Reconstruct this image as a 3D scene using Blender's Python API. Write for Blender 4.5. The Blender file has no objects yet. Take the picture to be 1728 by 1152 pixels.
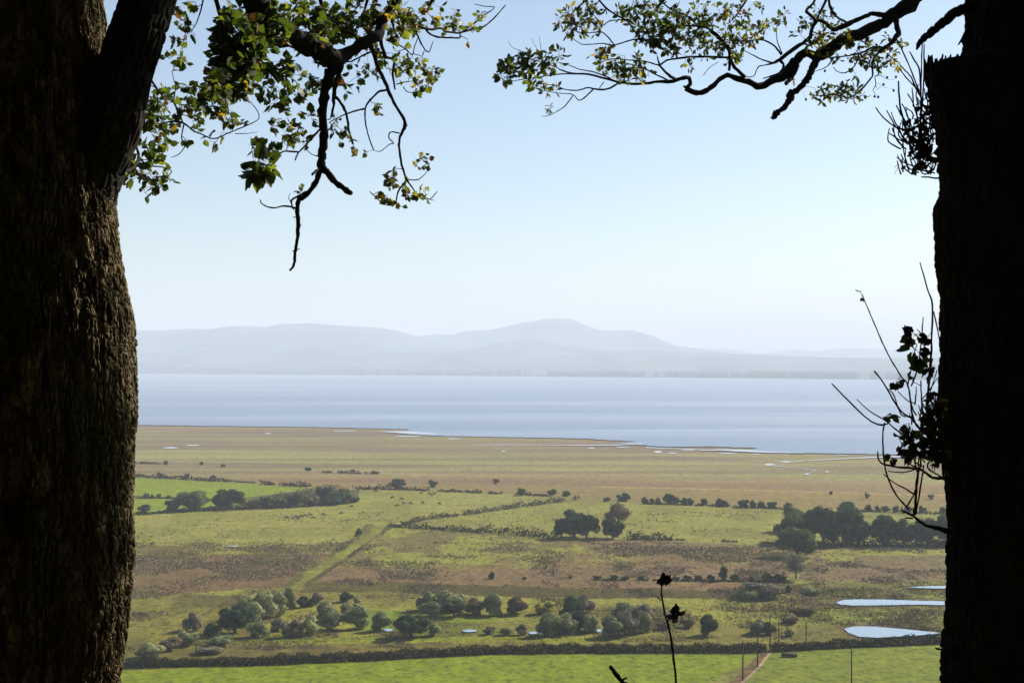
import bpy, math, random
import numpy as np
from mathutils import Vector, Matrix, Euler
R = math.radians
SC = bpy.context.scene
COL = SC.collection

# ------------------------------------------------------------------ camera
EYE = 85.0          # the eye is 85 m above the marsh
HZ = 612.0          # row of the level line
F = 2400.0
cam_d = bpy.data.cameras.new('camera')
cam = bpy.data.objects.new('camera', cam_d)
COL.objects.link(cam)
cam.location = (0, 0, EYE)
cam.rotation_euler = (R(90), 0, 0)
cam_d.sensor_width = 36.0
cam_d.lens = 36.0 * F / 1728.0
cam_d.shift_y = 36.0 / 1728.0
cam_d.clip_start = 0.05
cam_d.clip_end = 200000.0
SC.camera = cam

# ------------------------------------------------------------------ light
SUN_AZ = 51.0       # degrees to the right of the view
SUN_EL = 33.0
world = bpy.data.worlds.new("World")
SC.world = world
world.use_nodes = True
wn = world.node_tree.nodes; wl = world.node_tree.links
wn.clear()
sky = wn.new('ShaderNodeTexSky'); sky.sky_type = 'NISHITA'; sky.sun_disc = False
sky.sun_elevation = R(SUN_EL); sky.sun_rotation = R(SUN_AZ)
sky.altitude = 80; sky.air_density = 1.0; sky.dust_density = 0.7; sky.ozone_density = 1.9
bg = wn.new('ShaderNodeBackground'); bg.inputs['Strength'].default_value = 0.057
wo = wn.new('ShaderNodeOutputWorld')
wl.new(sky.outputs[0], bg.inputs['Color']); wl.new(bg.outputs[0], wo.inputs['Surface'])
sun_d = bpy.data.lights.new('sun', 'SUN'); sun_d.energy = 5.0; sun_d.angle = R(0.5)
sun_d.color = (1.0, 0.93, 0.82)
sun = bpy.data.objects.new('sun', sun_d); COL.objects.link(sun)
SUNV = Vector((math.sin(R(SUN_AZ))*math.cos(R(SUN_EL)), math.cos(R(SUN_AZ))*math.cos(R(SUN_EL)), math.sin(R(SUN_EL))))
sun.rotation_euler = SUNV.to_track_quat('Z', 'Y').to_euler()
sun.location = (60, 30, 140)
SC.view_settings.view_transform = 'Standard'
SC.view_settings.look = 'None'
SC.view_settings.exposure = 1.22
SC.view_settings.gamma = 1.0
SC.view_settings.use_curve_mapping = False
SC.cycles.max_bounces = 6
SC.cycles.diffuse_bounces = 3
SC.cycles.glossy_bounces = 3
SC.cycles.transmission_bounces = 3
SC.cycles.volume_bounces = 1
SC.cycles.transparent_max_bounces = 6

# haze: one closed box round the whole scene, the sky outside it
HAZE_D = 1.15e-4
def haze():
    me = bpy.data.meshes.new('haze')
    x0, x1, y0, y1, z0, z1 = -16000, 16000, -200, 24600, -3, 640
    v = [(x0,y0,z0),(x1,y0,z0),(x1,y1,z0),(x0,y1,z0),(x0,y0,z1),(x1,y0,z1),(x1,y1,z1),(x0,y1,z1)]
    f = [(0,3,2,1),(4,5,6,7),(0,1,5,4),(1,2,6,5),(2,3,7,6),(3,0,4,7)]
    me.from_pydata(v, [], f)
    m = bpy.data.materials.new('haze_air'); m.use_nodes = True
    n = m.node_tree.nodes; n.clear()
    vol = n.new('ShaderNodeVolumePrincipled')
    vol.inputs['Color'].default_value = (0.675, 0.75, 0.86, 1)
    vol.inputs['Density'].default_value = HAZE_D
    vol.inputs['Anisotropy'].default_value = 0.0
    out = n.new('ShaderNodeOutputMaterial')
    m.node_tree.links.new(vol.outputs[0], out.inputs['Volume'])
    me.materials.append(m)
    o = bpy.data.objects.new('haze', me); COL.objects.link(o)
    o['kind'] = 'stuff'; o['label'] = 'pale blue autumn haze lying over the marsh and the firth'; o['category'] = 'haze'
haze()

# ------------------------------------------------------------------ helpers
def P(px, py, Y):
    """point at distance Y that the photo shows at pixel (px, py)"""
    return Vector(((px-864.0)/F*Y, Y, EYE + (HZ-py)/F*Y))
def G(px, py, z=0.0):
    """point of the flat land (height z) seen at pixel (px, py)"""
    Y = (EYE - z)*F/(py-HZ)
    return Vector(((px-864.0)/F*Y, Y, z))

def s2l(c):
    c = np.asarray(c, dtype=float)/255.0
    return np.where(c <= 0.04045, c/12.92, ((c+0.055)/1.055)**2.4)

def _hash(ix, iy, seed):
    h = (ix.astype(np.int64)*374761393 + iy.astype(np.int64)*668265263 + seed*1442695041) & 0xffffffff
    h = ((h ^ (h >> 13))*1274126177) & 0xffffffff
    h = h ^ (h >> 16)
    return (h & 0xffff)/65535.0
def vnoise(x, y, seed=0):
    ix = np.floor(x); iy = np.floor(y); fx = x-ix; fy = y-iy
    fx = fx*fx*(3-2*fx); fy = fy*fy*(3-2*fy)
    ix = ix.astype(np.int64); iy = iy.astype(np.int64)
    a = _hash(ix, iy, seed); b = _hash(ix+1, iy, seed); c = _hash(ix, iy+1, seed); d = _hash(ix+1, iy+1, seed)
    return (a*(1-fx)+b*fx)*(1-fy) + (c*(1-fx)+d*fx)*fy
def fbm(x, y, seed=0, octs=4):
    s = 0; a = 0.5; t = 0
    for k in range(octs):
        s = s + a*vnoise(x*2**k+17.3*k, y*2**k-9.1*k, seed+k); t += a; a *= 0.55
    return s/t
def hash3(ix, iy, iz, seed):
    h = (ix*374761393 + iy*668265263 + iz*2147483647 + seed*1442695041) & 0xffffffff
    h = ((h ^ (h >> 13))*1274126177) & 0xffffffff
    h = h ^ (h >> 16)
    return (h & 0xffff)/65535.0

def mesh_np(name, V, Fq, mats=None, smooth=False, parent=None, midx=None, quads=True):
    """fast mesh from numpy arrays; Fq (n,4) or (n,3)"""
    V = np.asarray(V, dtype=np.float32); Fq = np.asarray(Fq, dtype=np.int32)
    me = bpy.data.meshes.new(name)
    me.vertices.add(len(V)); me.vertices.foreach_set('co', V.ravel())
    k = Fq.shape[1]
    me.loops.add(Fq.size); me.loops.foreach_set('vertex_index', Fq.ravel())
    me.polygons.add(len(Fq))
    me.polygons.foreach_set('loop_start', np.arange(0, Fq.size, k, dtype=np.int32))
    me.polygons.foreach_set('loop_total', np.full(len(Fq), k, dtype=np.int32))
    if smooth: me.polygons.foreach_set('use_smooth', np.ones(len(Fq), dtype=bool))
    if mats:
        for m in (mats if isinstance(mats, (list, tuple)) else [mats]): me.materials.append(m)
    if midx is not None: me.polygons.foreach_set('material_index', np.asarray(midx, dtype=np.int32))
    me.update(calc_edges=True)
    o = bpy.data.objects.new(name, me); COL.objects.link(o)
    if parent is not None: o.parent = parent
    return o
def set_col(o, name, C):
    a = o.data.attributes.new(name, 'FLOAT_COLOR', 'POINT')
    C4 = np.ones((len(C), 4), dtype=np.float32); C4[:, :3] = C
    a.data.foreach_set('color', C4.ravel())
def grid_faces(nr, nc):
    i = np.arange(nr-1)[:, None]*nc + np.arange(nc-1)[None, :]
    i = i.ravel()
    return np.stack([i, i+1, i+nc+1, i+nc], 1)
def tag(o, label=None, cat=None, group=None, kind=None):
    if label: o['label'] = label
    if cat: o['category'] = cat
    if group: o['group'] = group
    if kind: o['kind'] = kind
    return o
def empty(name, loc, label=None, cat=None, group=None, rz=0.0):
    o = bpy.data.objects.new(name, None); COL.objects.link(o)
    o.location = loc; o.rotation_euler = (0, 0, rz); o.empty_display_size = 0.5
    return tag(o, label, cat, group)

# materials ------------------------------------------------------------
class NT:
    def __init__(s, name):
        s.m = bpy.data.materials.new(name); s.m.use_nodes = True
        s.n = s.m.node_tree.nodes; s.l = s.m.node_tree.links; s.n.clear()
        s.out = s.n.new('ShaderNodeOutputMaterial')
    def node(s, t, **kw):
        x = s.n.new(t)
        for k, v in kw.items(): setattr(x, k, v)
        return x
    def link(s, a, b): s.l.new(a, b)
    def noise(s, vec, scale, detail=4, rough=0.55, dist=0.0):
        x = s.n.new('ShaderNodeTexNoise'); x.inputs['Scale'].default_value = scale
        x.inputs['Detail'].default_value = detail; x.inputs['Roughness'].default_value = rough
        x.inputs['Distortion'].default_value = dist
        s.l.new(vec, x.inputs['Vector']); return x.outputs['Fac']
    def mapping(s, vec, scale=(1,1,1), loc=(0,0,0)):
        x = s.n.new('ShaderNodeMapping'); x.inputs['Scale'].default_value = scale
        x.inputs['Location'].default_value = loc
        s.l.new(vec, x.inputs['Vector']); return x.outputs[0]
    def ramp(s, fac, stops):
        x = s.n.new('ShaderNodeValToRGB')
        e = x.color_ramp.elements
        while len(e) > 1: e.remove(e[-1])
        e[0].position = stops[0][0]; e[0].color = (*stops[0][1], 1)
        for p, c in stops[1:]:
            q = e.new(p); q.color = (*c, 1)
        s.l.new(fac, x.inputs[0]); return x.outputs[0]
    def mix(s, fac, a, b, mode='MIX'):
        x = s.n.new('ShaderNodeMix'); x.data_type = 'RGBA'; x.blend_type = mode
        for v, i in ((fac, 0), (a, 6), (b, 7)):
            if hasattr(v, 'links'): s.l.new(v, x.inputs[i])
            elif i == 0: x.inputs[0].default_value = v
            else: x.inputs[i].default_value = (*v, 1)
        return x.outputs[2]
    def math(s, op, a, b=0.0):
        x = s.n.new('ShaderNodeMath'); x.operation = op
        for v, i in ((a, 0), (b, 1)):
            if hasattr(v, 'links'): s.l.new(v, x.inputs[i])
            else: x.inputs[i].default_value = v
        return x.outputs[0]
    def bump(s, h, strength, dist):
        x = s.n.new('ShaderNodeBump'); x.inputs['Strength'].default_value = strength
        x.inputs['Distance'].default_value = dist
        s.l.new(h, x.inputs['Height']); return x.outputs[0]
    def pbr(s, color, rough=0.85, normal=None, spec=0.2, metal=0.0):
        x = s.n.new('ShaderNodeBsdfPrincipled')
        if hasattr(color, 'links'): s.l.new(color, x.inputs['Base Color'])
        else: x.inputs['Base Color'].default_value = (*color, 1)
        if hasattr(rough, 'links'): s.l.new(rough, x.inputs['Roughness'])
        else: x.inputs['Roughness'].default_value = rough
        x.inputs['Specular IOR Level'].default_value = spec
        x.inputs['Metallic'].default_value = metal
        if normal is not None: s.l.new(normal, x.inputs['Normal'])
        s.l.new(x.outputs[0], s.out.inputs['Surface']); return x
def geo(nt): return nt.node('ShaderNodeNewGeometry').outputs['Position']
def objco(nt): return nt.node('ShaderNodeTexCoord').outputs['Object']
# ------------------------------------------------------------------ land
K_ALB = 1.97        # how much brighter a sunlit surface shows in the photo than its albedo
def alb(c):
    v = s2l(c)/K_ALB
    return v*np.array([1.05, 0.97, 0.80])-np.array([0.003, 0.003, 0.005])

def pip(x, y, poly):
    inside = np.zeros(x.shape, dtype=bool)
    n = len(poly); j = n-1
    for i in range(n):
        xi, yi = poly[i]; xj, yj = poly[j]
        if yi != yj:
            c = ((yi > y) != (yj > y)) & (x < (xj-xi)*(y-yi)/(yj-yi)+xi)
            inside ^= c
        j = i
    return inside
def line(x, pts):
    return np.interp(x, [p[0] for p in pts], [p[1] for p in pts])

COAST = [(-1400,703),(-400,708),(0,712),(230,716.5),(330,718),(470,719.5),(600,721.5),(655,723),(690,724),(688,726),(640,727.5),
         (700,733),(760,735.5),(850,737),(930,738.5),(1000,740),(1010,741.5),(1078,744.5),(1040,747),(1110,752.5),(1140,753.5),(1200,753),(1280,755.5),
         (1268,758),(1235,761),(1300,763.5),(1400,764.5),(1500,766),(1560,768),(1640,770),(1900,776),(2400,786),(3600,800)]

def paint_land(X, Y):
    n1 = fbm(X/60, Y/60, 3)-0.5; n2 = fbm(X/60, Y/60, 31)-0.5
    n3 = fbm(X/9, Y/9, 5, 3)-0.5; n4 = fbm(X/9, Y/9, 41, 3)-0.5
    sc = np.clip(Y/500, 0.6, 4)
    Xw = X + (n1*10 + n3*5)*sc; Yw = np.maximum(Y + (n2*16 + n4*9)*sc, 50)
    px = 864+F*Xw/Yw; py = HZ+EYE*F/Yw
    px0 = 864+F*X/Y; py0 = HZ+EYE*F/Y      # unwarped, for man-made edges
    pxs = 864+F*(X+n3*2)/Y; pys = HZ+EYE*F/(Y+n4*3)
    big = fbm(X/110, Y/260, 7, 4); med = fbm(X/22, Y/34, 11, 4); fin = fbm(X/4.5, Y/7, 13, 3)
    def two(a, b, t):
        t = np.clip(t, 0, 1)[:, None]
        return alb(a)*(1-t) + alb(b)*t
    def th(v, c, w=0.08): return np.clip((v-c)/w+0.5, 0, 1)
    C = two((147,152,84), (128,128,70), th(med, 0.5, 0.3))
    # far salt marsh bands
    def band(p0, p1, a, b, t, soft=1.2):
        nonlocal C
        y0 = line(px, p0); y1 = line(px, p1)
        w = np.clip((py-y0)/soft+0.5, 0, 1)*np.clip((y1-py)/soft+0.5, 0, 1)
        w = w[:, None]; C = C*(1-w) + two(a, b, t)*w
    L = lambda a, b, c, d: [(-800, a-(b-a)*2.0), (230, a), (700, b), (1100, c), (1600, d), (2600, d+(d-c)*1.8)]
    big2 = fbm(X/300, Y/90, 19, 4); big3 = fbm(X/180, Y/60, 23, 5)
    band(L(690,690,690,690), L(760,768,782,800), (154,144,114), (144,130,112), th(big2, 0.5, 0.12))
    band(L(690,690,690,690), L(724,746,760,776), (136,124,108), (150,128,108), th(big3, 0.52, 0.15))
    band(L(727,749,762,777), L(736,756,766,781), (156,150,108), (146,142,100), th(big2, 0.5, 0.15))
    band(L(737,757,768,782), L(748,768,777,789), (140,128,108), (150,146,102), th(big3, 0.5, 0.08))
    band(L(744,768,778,789), L(760,776,787,797), (154,148,106), (142,128,106), th(big3, 0.55, 0.10))
    band(L(756,767,777,789), L(777,787,800,815), (152,154,104), (158,152,110), th(big2, 0.5, 0.2))
    band(L(777,787,799,814), L(795,803,812,824), (150,136,104), (156,147,108), th(big3, 0.5, 0.1))
    band(L(793,801,811,823), L(810,826,828,838), (146,126,96), (146,134,98), th(big3, 0.52, 0.1))
    band(L(804,818,826,836), L(860,834,850,862), (152,136,88), (142,130,84), th(big3, 0.5, 0.12))
    st = fbm(X/420, Y/38, 91, 4); st2 = fbm(X/160, Y/16, 95, 3)
    far = np.clip((Y-900)/250, 0, 1)[:, None]
    a = th(st, 0.56, 0.10)[:, None]*far; C = C*(1-a*0.75)+alb((132,116,104))*a*0.75
    b = th(-st, -0.42, 0.08)[:, None]*far; C = C*(1-b*0.6)+alb((158,156,112))*b*0.6
    C = C*(1+(st2-0.5)[:, None]*0.55*far)
    # pale tracks across the far marsh
    w = (np.abs(py0-line(px0, [(600,795),(750,802),(760,803)])) < 0.7) & (px0 > 560) & (px0 < 760)
    C[w] = alb((176,164,122))
    w = (np.abs(py0-line(px0, [(1010,821),(1200,825),(1420,831),(1700,838)])) < 0.8) & (px0 > 1000)
    C[w] = alb((178,160,110))
    # fields
    def reg(poly, a, b, t, crisp=True, soft=False):
        m = pip(pxs if crisp else px, pys if crisp else py, poly)
        C[m] = two(a, b, t)[m]
    # left pasture behind the brown
    reg([(-700,845),(230,868),(470,858),(600,845),(605,826),(850,832),(960,840),(700,884),(655,884),(640,905),(600,935),(560,935),(-700,960)],
        (154,156,86), (140,142,74), th(med, 0.5, 0.25))
    reg([(-700,800),(230,804),(330,810),(420,815),(505,822),(520,826),(440,838),(400,845),(355,864),(230,869),(-700,895)],
        (138,158,46), (130,150,44), th(big, 0.5, 0.4))
    reg([(355,864),(400,842),(440,836),(520,826),(606,826),(604,846),(470,858)], (112,108,66), (92,94,56), th(med, 0.5, 0.2))
    reg([(-700,838),(230,836),(300,839),(300,842),(230,841),(-700,846)], (90,98,50), (80,90,46), th(med, 0.5, 0.2))
    # meadow between the hedges
    reg([(705,885),(985,842),(1090,850),(1320,858),(1312,918),(1130,912),(930,908),(820,896)],
        (148,152,78), (136,136,72), th(med, 0.52, 0.22))
    # middle rushy fields
    reg([(650,888),(930,908),(1130,914),(1316,920),(1330,978),(1330,1000),(500,1002),(560,960),(610,925)],
        (126,110,80), (142,138,76), th(med*0.6+big*0.4, 0.50, 0.10), crisp=False)
    reg([(655,888),(880,904),(1000,912),(1010,922),(900,945),(700,955),(590,952),(620,922)],
        (146,150,72), (122,114,74), th(med*0.7+fin*0.3, 0.52, 0.10), crisp=False)
    reg([(940,914),(1130,913),(1300,920),(1300,935),(1000,925)], (130,113,88), (124,110,80), th(med, 0.5, 0.2), crisp=False)
    reg([(560,955),(720,960),(1000,955),(1320,950),(1322,978),(560,975)], (124,108,84), (132,113,90), th(med, 0.5, 0.2), crisp=False)
    reg([(540,975),(900,976),(1250,981),(1300,986),(1240,992),(900,986),(530,984)], (134,112,90), (126,106,80), th(med, 0.55, 0.2), crisp=False)
    reg([(505,985),(700,984),(1000,988),(1260,992),(1310,1004),(1200,1008),(900,1006),(700,1000),(500,1003)],
        (86,80,46), (98,92,54), th(med, 0.55, 0.2), crisp=False)
    # pinkish rush field left
    reg([(-900,945),(230,928),(420,924),(560,922),(600,915),(575,945),(480,1003),(330,1010),(230,1010),(-900,1100)],
        (125,104,82), (116,106,70), th(med*0.6+big*0.4, 0.54, 0.10), crisp=False)
    reg([(-900,925),(230,920),(420,918),(575,918),(560,932),(420,935),(230,940),(-900,950)],
        (142,140,74), (118,108,72), th(med*0.6+fin*0.4, 0.5, 0.12), crisp=False)
    reg([(310,1000),(470,992),(440,1005),(310,1006)], (150,152,70), (130,130,66), th(med, 0.5, 0.2), crisp=False)
    # green lane on its bank
    reg([(590,912),(606,896),(618,883),(634,885),(612,912),(560,950),(505,985),(488,1000),(462,1000),(500,970),(545,943)],
        (96,96,56), (122,122,62), th(med, 0.5, 0.2))
    reg([(600,912),(630,885),(656,884),(630,908),(585,938),(520,980),(500,1000),(478,1000),(512,968),(560,938)],
        (138,144,66), (120,122,60), th(med*0.6+fin*0.4, 0.5, 0.12), crisp=False)
    reg([(640,902),(668,888),(656,884),(630,908),(585,938),(520,980),(508,992),(530,982),(600,935)], (104,98,62), (84,82,50), th(fin, 0.5, 0.2))
    # wet ground along the front
    reg([(-900,1100),(230,1008),(470,1000),(900,1006),(1250,1008),(1330,1000),(1330,1098),(900,1102),(420,1122),(-900,1230)],
        (146,148,68), (128,124,66), th(med, 0.5, 0.16), crisp=False)
    reg([(-900,1090),(230,1000),(400,1004),(480,1010),(470,1040),(400,1085),(330,1122),(-900,1200)],
        (106,102,60), (132,130,66), th(med, 0.52, 0.14), crisp=False)
    reg([(590,1050),(640,1030),(780,1040),(960,1046),(1020,1062),(1000,1070),(960,1056),(800,1050),(700,1060),(600,1066)],
        (120,146,54), (136,144,58), th(med, 0.5, 0.2), crisp=False)
    reg([(370,1078),(480,1074),(650,1074),(950,1078),(1180,1082),(1180,1086),(900,1084),(640,1082),(380,1088)],
        (136,146,50), (120,122,60), th(med, 0.52, 0.1), crisp=False)
    reg([(360,1090),(640,1083),(900,1086),(1300,1086),(1300,1100),(900,1102),(640,1112),(340,1122)],
        (112,104,66), (126,122,64), th(fin*0.5+med*0.5, 0.5, 0.12), crisp=False)
    reg([(740,1050),(900,1048),(1010,1060),(1010,1074),(640,1078),(640,1066)], (108,116,52), (128,130,66), th(med, 0.5, 0.15), crisp=False)
    # right side
    reg([(1365,925),(1380,922),(1600,922),(2300,930),(2600,1010),(1600,985),(1370,985),(1340,1000)],
        (124,112,84), (146,150,76), th(med*0.55+fin*0.15+big*0.3, 0.53, 0.08), crisp=False)
    reg([(1375,924),(2300,930),(2400,945),(1600,938),(1480,938),(1378,950)], (146,150,72), (132,122,80), th(med*0.7+fin*0.3, 0.52, 0.1), crisp=False)
    reg([(1440,955),(2300,962),(2400,975),(1600,976),(1400,980)], (122,106,86), (130,112,84), th(med, 0.5, 0.2), crisp=False)
    reg([(1330,990),(1370,982),(1600,982),(2600,1000),(2900,1120),(1600,1085),(1340,1096)],
        (128,132,66), (114,112,58), th(med, 0.5, 0.14), crisp=False)
    reg([(1350,1026),(1420,1030),(1600,1032),(2500,1050),(2500,1060),(1600,1048),(1440,1046),(1350,1044)], (132,148,66), (122,130,62), th(med, 0.5, 0.2), crisp=False)
    reg([(1290,1000),(1335,985),(1380,1000),(1400,1025),(1340,1045),(1270,1040)], (140,142,66), (118,104,74), th(fin*0.5+med*0.5, 0.5, 0.1), crisp=False)
    # trodden mud and sedge round the ponds
    for pd in PONDS:
        cx = sum(q[0] for q in pd)/len(pd); cy = sum(q[1] for q in pd)/len(pd)
        for gx, gy, ca, cb in ((1.16, 1.9, (112,112,60), (96,98,52)), (1.07, 1.38, (112,98,76), (84,76,56))):
            wob = 1+(fin-0.5)*0.5
            m = pip(cx+(pxs-cx)/gx*wob, cy+(pys-cy)/gy*wob, pd); C[m] = two(ca, cb, th(fin, 0.5, 0.2))[m]
    # bright improved grass in front
    reg([(-1200,1260),(200,1132),(420,1122),(640,1112),(850,1102),(1100,1100),(1292,1099),(1200,1150),(-200,2100),(-4000,2100)],
        (133,152,46), (124,144,46), th(big, 0.5, 0.3))
    reg([(1296,1099),(1460,1091),(1600,1084),(2900,1030),(5000,2100),(-200,2100),(1230,1152)],
        (130,144,58), (120,136,54), th(med*0.5+big*0.5, 0.5, 0.2))
    # stony farm lane going down to the hedge
    reg([(1288,1096),(1306,1096),(1286,1122),(1262,1145),(1100,1300),(700,1900),(560,1900),(1000,1300),(1238,1145),(1266,1118)],
        (128,108,84), (110,96,66), th(fin, 0.5, 0.25))
    m = (np.abs(px0 - line(py0, [(1096,1303),(1125,1280),(1150,1254),(1300,1096),(1900,560)])) < 2.2) & (py0 > 1096)
    C[m] = alb((176,160,140))
    return C

def land():
    # fan of cells, small where the marsh lies, wide beyond
    u = np.concatenate([np.linspace(-3200,-300,24,endpoint=False), np.linspace(-300,180,70,endpoint=False), np.linspace(180,1630,640,endpoint=False), np.linspace(1630,2100,60,endpoint=False), np.linspace(2100,5000,24)])
    q = np.concatenate([np.linspace(2400,1200,60,endpoint=False), np.linspace(1200,1000,190,endpoint=False), np.linspace(1000,700,330,endpoint=False), np.linspace(700,620.9,20)])
    Y = EYE*F/(q-HZ)
    UU, YY = np.meshgrid((u-864)/F, Y)
    X = (UU*YY).ravel(); Yf = YY.ravel()
    Z = (fbm(X/14, Yf/14, 77, 3)-0.5)*0.5*np.clip((Yf-240)/60, 0, 1)*(Yf < 1300)
    Z = np.where(np.abs(Yf) > 1e9, 0, Z)
    o = mesh_np('ground', np.stack([X, Yf, Z], 1), grid_faces(len(q), len(u)), M['land'], smooth=True)
    set_col(o, 'Col', paint_land(X, Yf))
    tag(o, 'flat coastal marsh of pasture, rushes and salt marsh', kind='structure')
M = {}
PONDS = [[(1410,1016),(1424,1011),(1450,1010.5),(1500,1011),(1540,1012.5),(1580,1013.5),(1660,1014),(1720,1016),(1660,1020),(1590,1020),(1540,1019.5),(1490,1020.5),(1440,1021),(1418,1019.5)],
 [(1424,1060),(1438,1056.5),(1470,1056),(1500,1058.5),(1540,1062),(1575,1065.5),(1592,1068),(1560,1070.5),(1520,1073.5),(1480,1075),(1450,1073.5),(1432,1067)],
 [(1528,990),(1560,988.5),(1600,987.5),(1700,986),(1760,988),(1680,993),(1610,992.5),(1570,992),(1545,991)]]
def mk_land():
    t = NT('marsh_grass')
    a = t.node('ShaderNodeAttribute'); a.attribute_name = 'Col'
    p = geo(t)
    fine = t.noise(t.mapping(p, (0.42, 0.30, 1)), 1.0, 5, 0.75)
    mid = t.noise(t.mapping(p, (0.16, 0.09, 1)), 1.0, 5, 0.6)
    k = t.ramp(fine, [(0.36, (0.42,0.45,0.42)), (0.47, (0.92,0.92,0.92)), (0.62, (1.25,1.22,1.15)), (0.7, (1.5,1.45,1.35))])
    k2 = t.ramp(mid, [(0.3, (0.72,0.74,0.70)), (0.55, (1.0,1.0,1.0)), (0.75, (1.24,1.2,1.12))])
    c = t.mix(1.0, a.outputs['Color'], k, 'MULTIPLY')
    c = t.mix(1.0, c, k2, 'MULTIPLY')
    t.pbr(c, 0.95, t.bump(fine, 0.6, 0.6), spec=0.05)
    return t.m
M['land'] = mk_land()
land()

# ------------------------------------------------------------------ sea, creeks, ponds
def mk_sea():
    t = NT('sea_water'); p = geo(t)
    s1 = t.noise(t.mapping(p, (0.00030, 0.0022, 1)), 1.0, 5, 0.6, 0.3)
    s2 = t.noise(t.mapping(p, (0.0011, 0.011, 1), (5,9,0)), 1.0, 5, 0.62)
    col = t.ramp(s1, [(0.30, (0.10,0.145,0.215)), (0.50, (0.125,0.17,0.24)), (0.62, (0.18,0.23,0.295))])
    band = t.ramp(s2, [(0.57, (0,0,0)), (0.66, (1,1,1))])
    col = t.mix(t.math('MULTIPLY', band, 0.42), col, (0.30,0.36,0.42))
    rough = t.math('ADD', t.math('MULTIPLY', s1, 0.25), 0.28)
    w = t.noise(t.mapping(p, (0.05, 0.09, 1)), 1.0, 6, 0.7)
    t.pbr(col, rough, t.bump(w, 0.35, 0.8), spec=0.25)
    return t.m
def mk_pond():
    t = NT('pond_water'); p = geo(t)
    w = t.noise(t.mapping(p, (0.4, 0.8, 1)), 1.0, 4, 0.6)
    t.pbr((0.16,0.22,0.28), 0.08, t.bump(w, 0.06, 0.03), spec=1.0)
    return t.m
M['sea'] = mk_sea(); M['pond'] = mk_pond()

def sheet(name, pts_px, mat, z, label, sub=None, rough_edge=0.0, seed=1):
    """polygon of water whose outline is given on the flat land"""
    rng = random.Random(seed)
    pts = []
    n = len(pts_px)
    for i in range(n):
        a = pts_px[i]; b = pts_px[(i+1) % n]
        k = max(1, int(abs(b[0]-a[0])/(sub or 1e9)))
        for j in range(k):
            t = j/k
            pts.append((a[0]+(b[0]-a[0])*t, a[1]+(b[1]-a[1])*t + rng.uniform(-1, 1)*rough_edge))
    V = [G(x, y, z) for x, y in pts]
    me = bpy.data.meshes.new(name); me.from_pydata([tuple(v) for v in V], [], [list(range(len(V)))])
    me.materials.append(mat)
    o = bpy.data.objects.new(name, me); COL.objects.link(o)
    return tag(o, label, kind='structure')

def coast_line():
    rng = random.Random(4); out = []
    for i in range(len(COAST)-1):
        a = COAST[i]; b = COAST[i+1]; k = max(1, int(abs(b[0]-a[0])/5))
        for j in range(k):
            t = j/k; s = 0.35 if 200 < a[0] < 1700 else 0
            out.append((a[0]+(b[0]-a[0])*t, a[1]+(b[1]-a[1])*t + rng.uniform(-s, s)))
    out.append(COAST[-1]); return out
def sea():
    near = [G(x, y, 0.9) for x, y in coast_line()]
    far = [Vector((15500, 12500, 0.9)), Vector((-15500, 16000, 0.9))]
    V = near + far
    from mathutils.geometry import tessellate_polygon
    tris = tessellate_polygon([[Vector((v.x, v.y, 0)) for v in V]])
    me = bpy.data.meshes.new('water'); me.from_pydata([tuple(v) for v in V], [], [list(t) for t in tris])
    me.materials.append(M['sea'])
    me.update()
    if me.polygons[0].normal.z < 0: me.flip_normals()
    o = bpy.data.objects.new('water', me); COL.objects.link(o)
    tag(o, 'wide calm blue grey firth between the marsh and the far shore', kind='structure')
sea()
def blob(cx, cy, w, h, n=18, seed=0, tail=0.0):
    rng = random.Random(seed); out = []
    for i in range(n):
        a = 2*math.pi*i/n; r = 1+rng.uniform(-0.13, 0.13)
        out.append((cx+math.cos(a)*w/2*r, cy+math.sin(a)*h/2*r))
    return out
sheet('pond_water', PONDS[0],
      M['pond'], 0.33, 'narrow bright pond, middle one of the three ponds on the right', 8, 0.25)
sheet('pond_water', PONDS[1],
      M['pond'], 0.33, 'leaf shaped bright pond just behind the front hedge on the right', 8, 0.25, 2)
sheet('pond_water', PONDS[2],
      M['pond'], 0.33, 'thin bright pond farthest off, beside the right trunk', 8, 0.15, 3)
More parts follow.
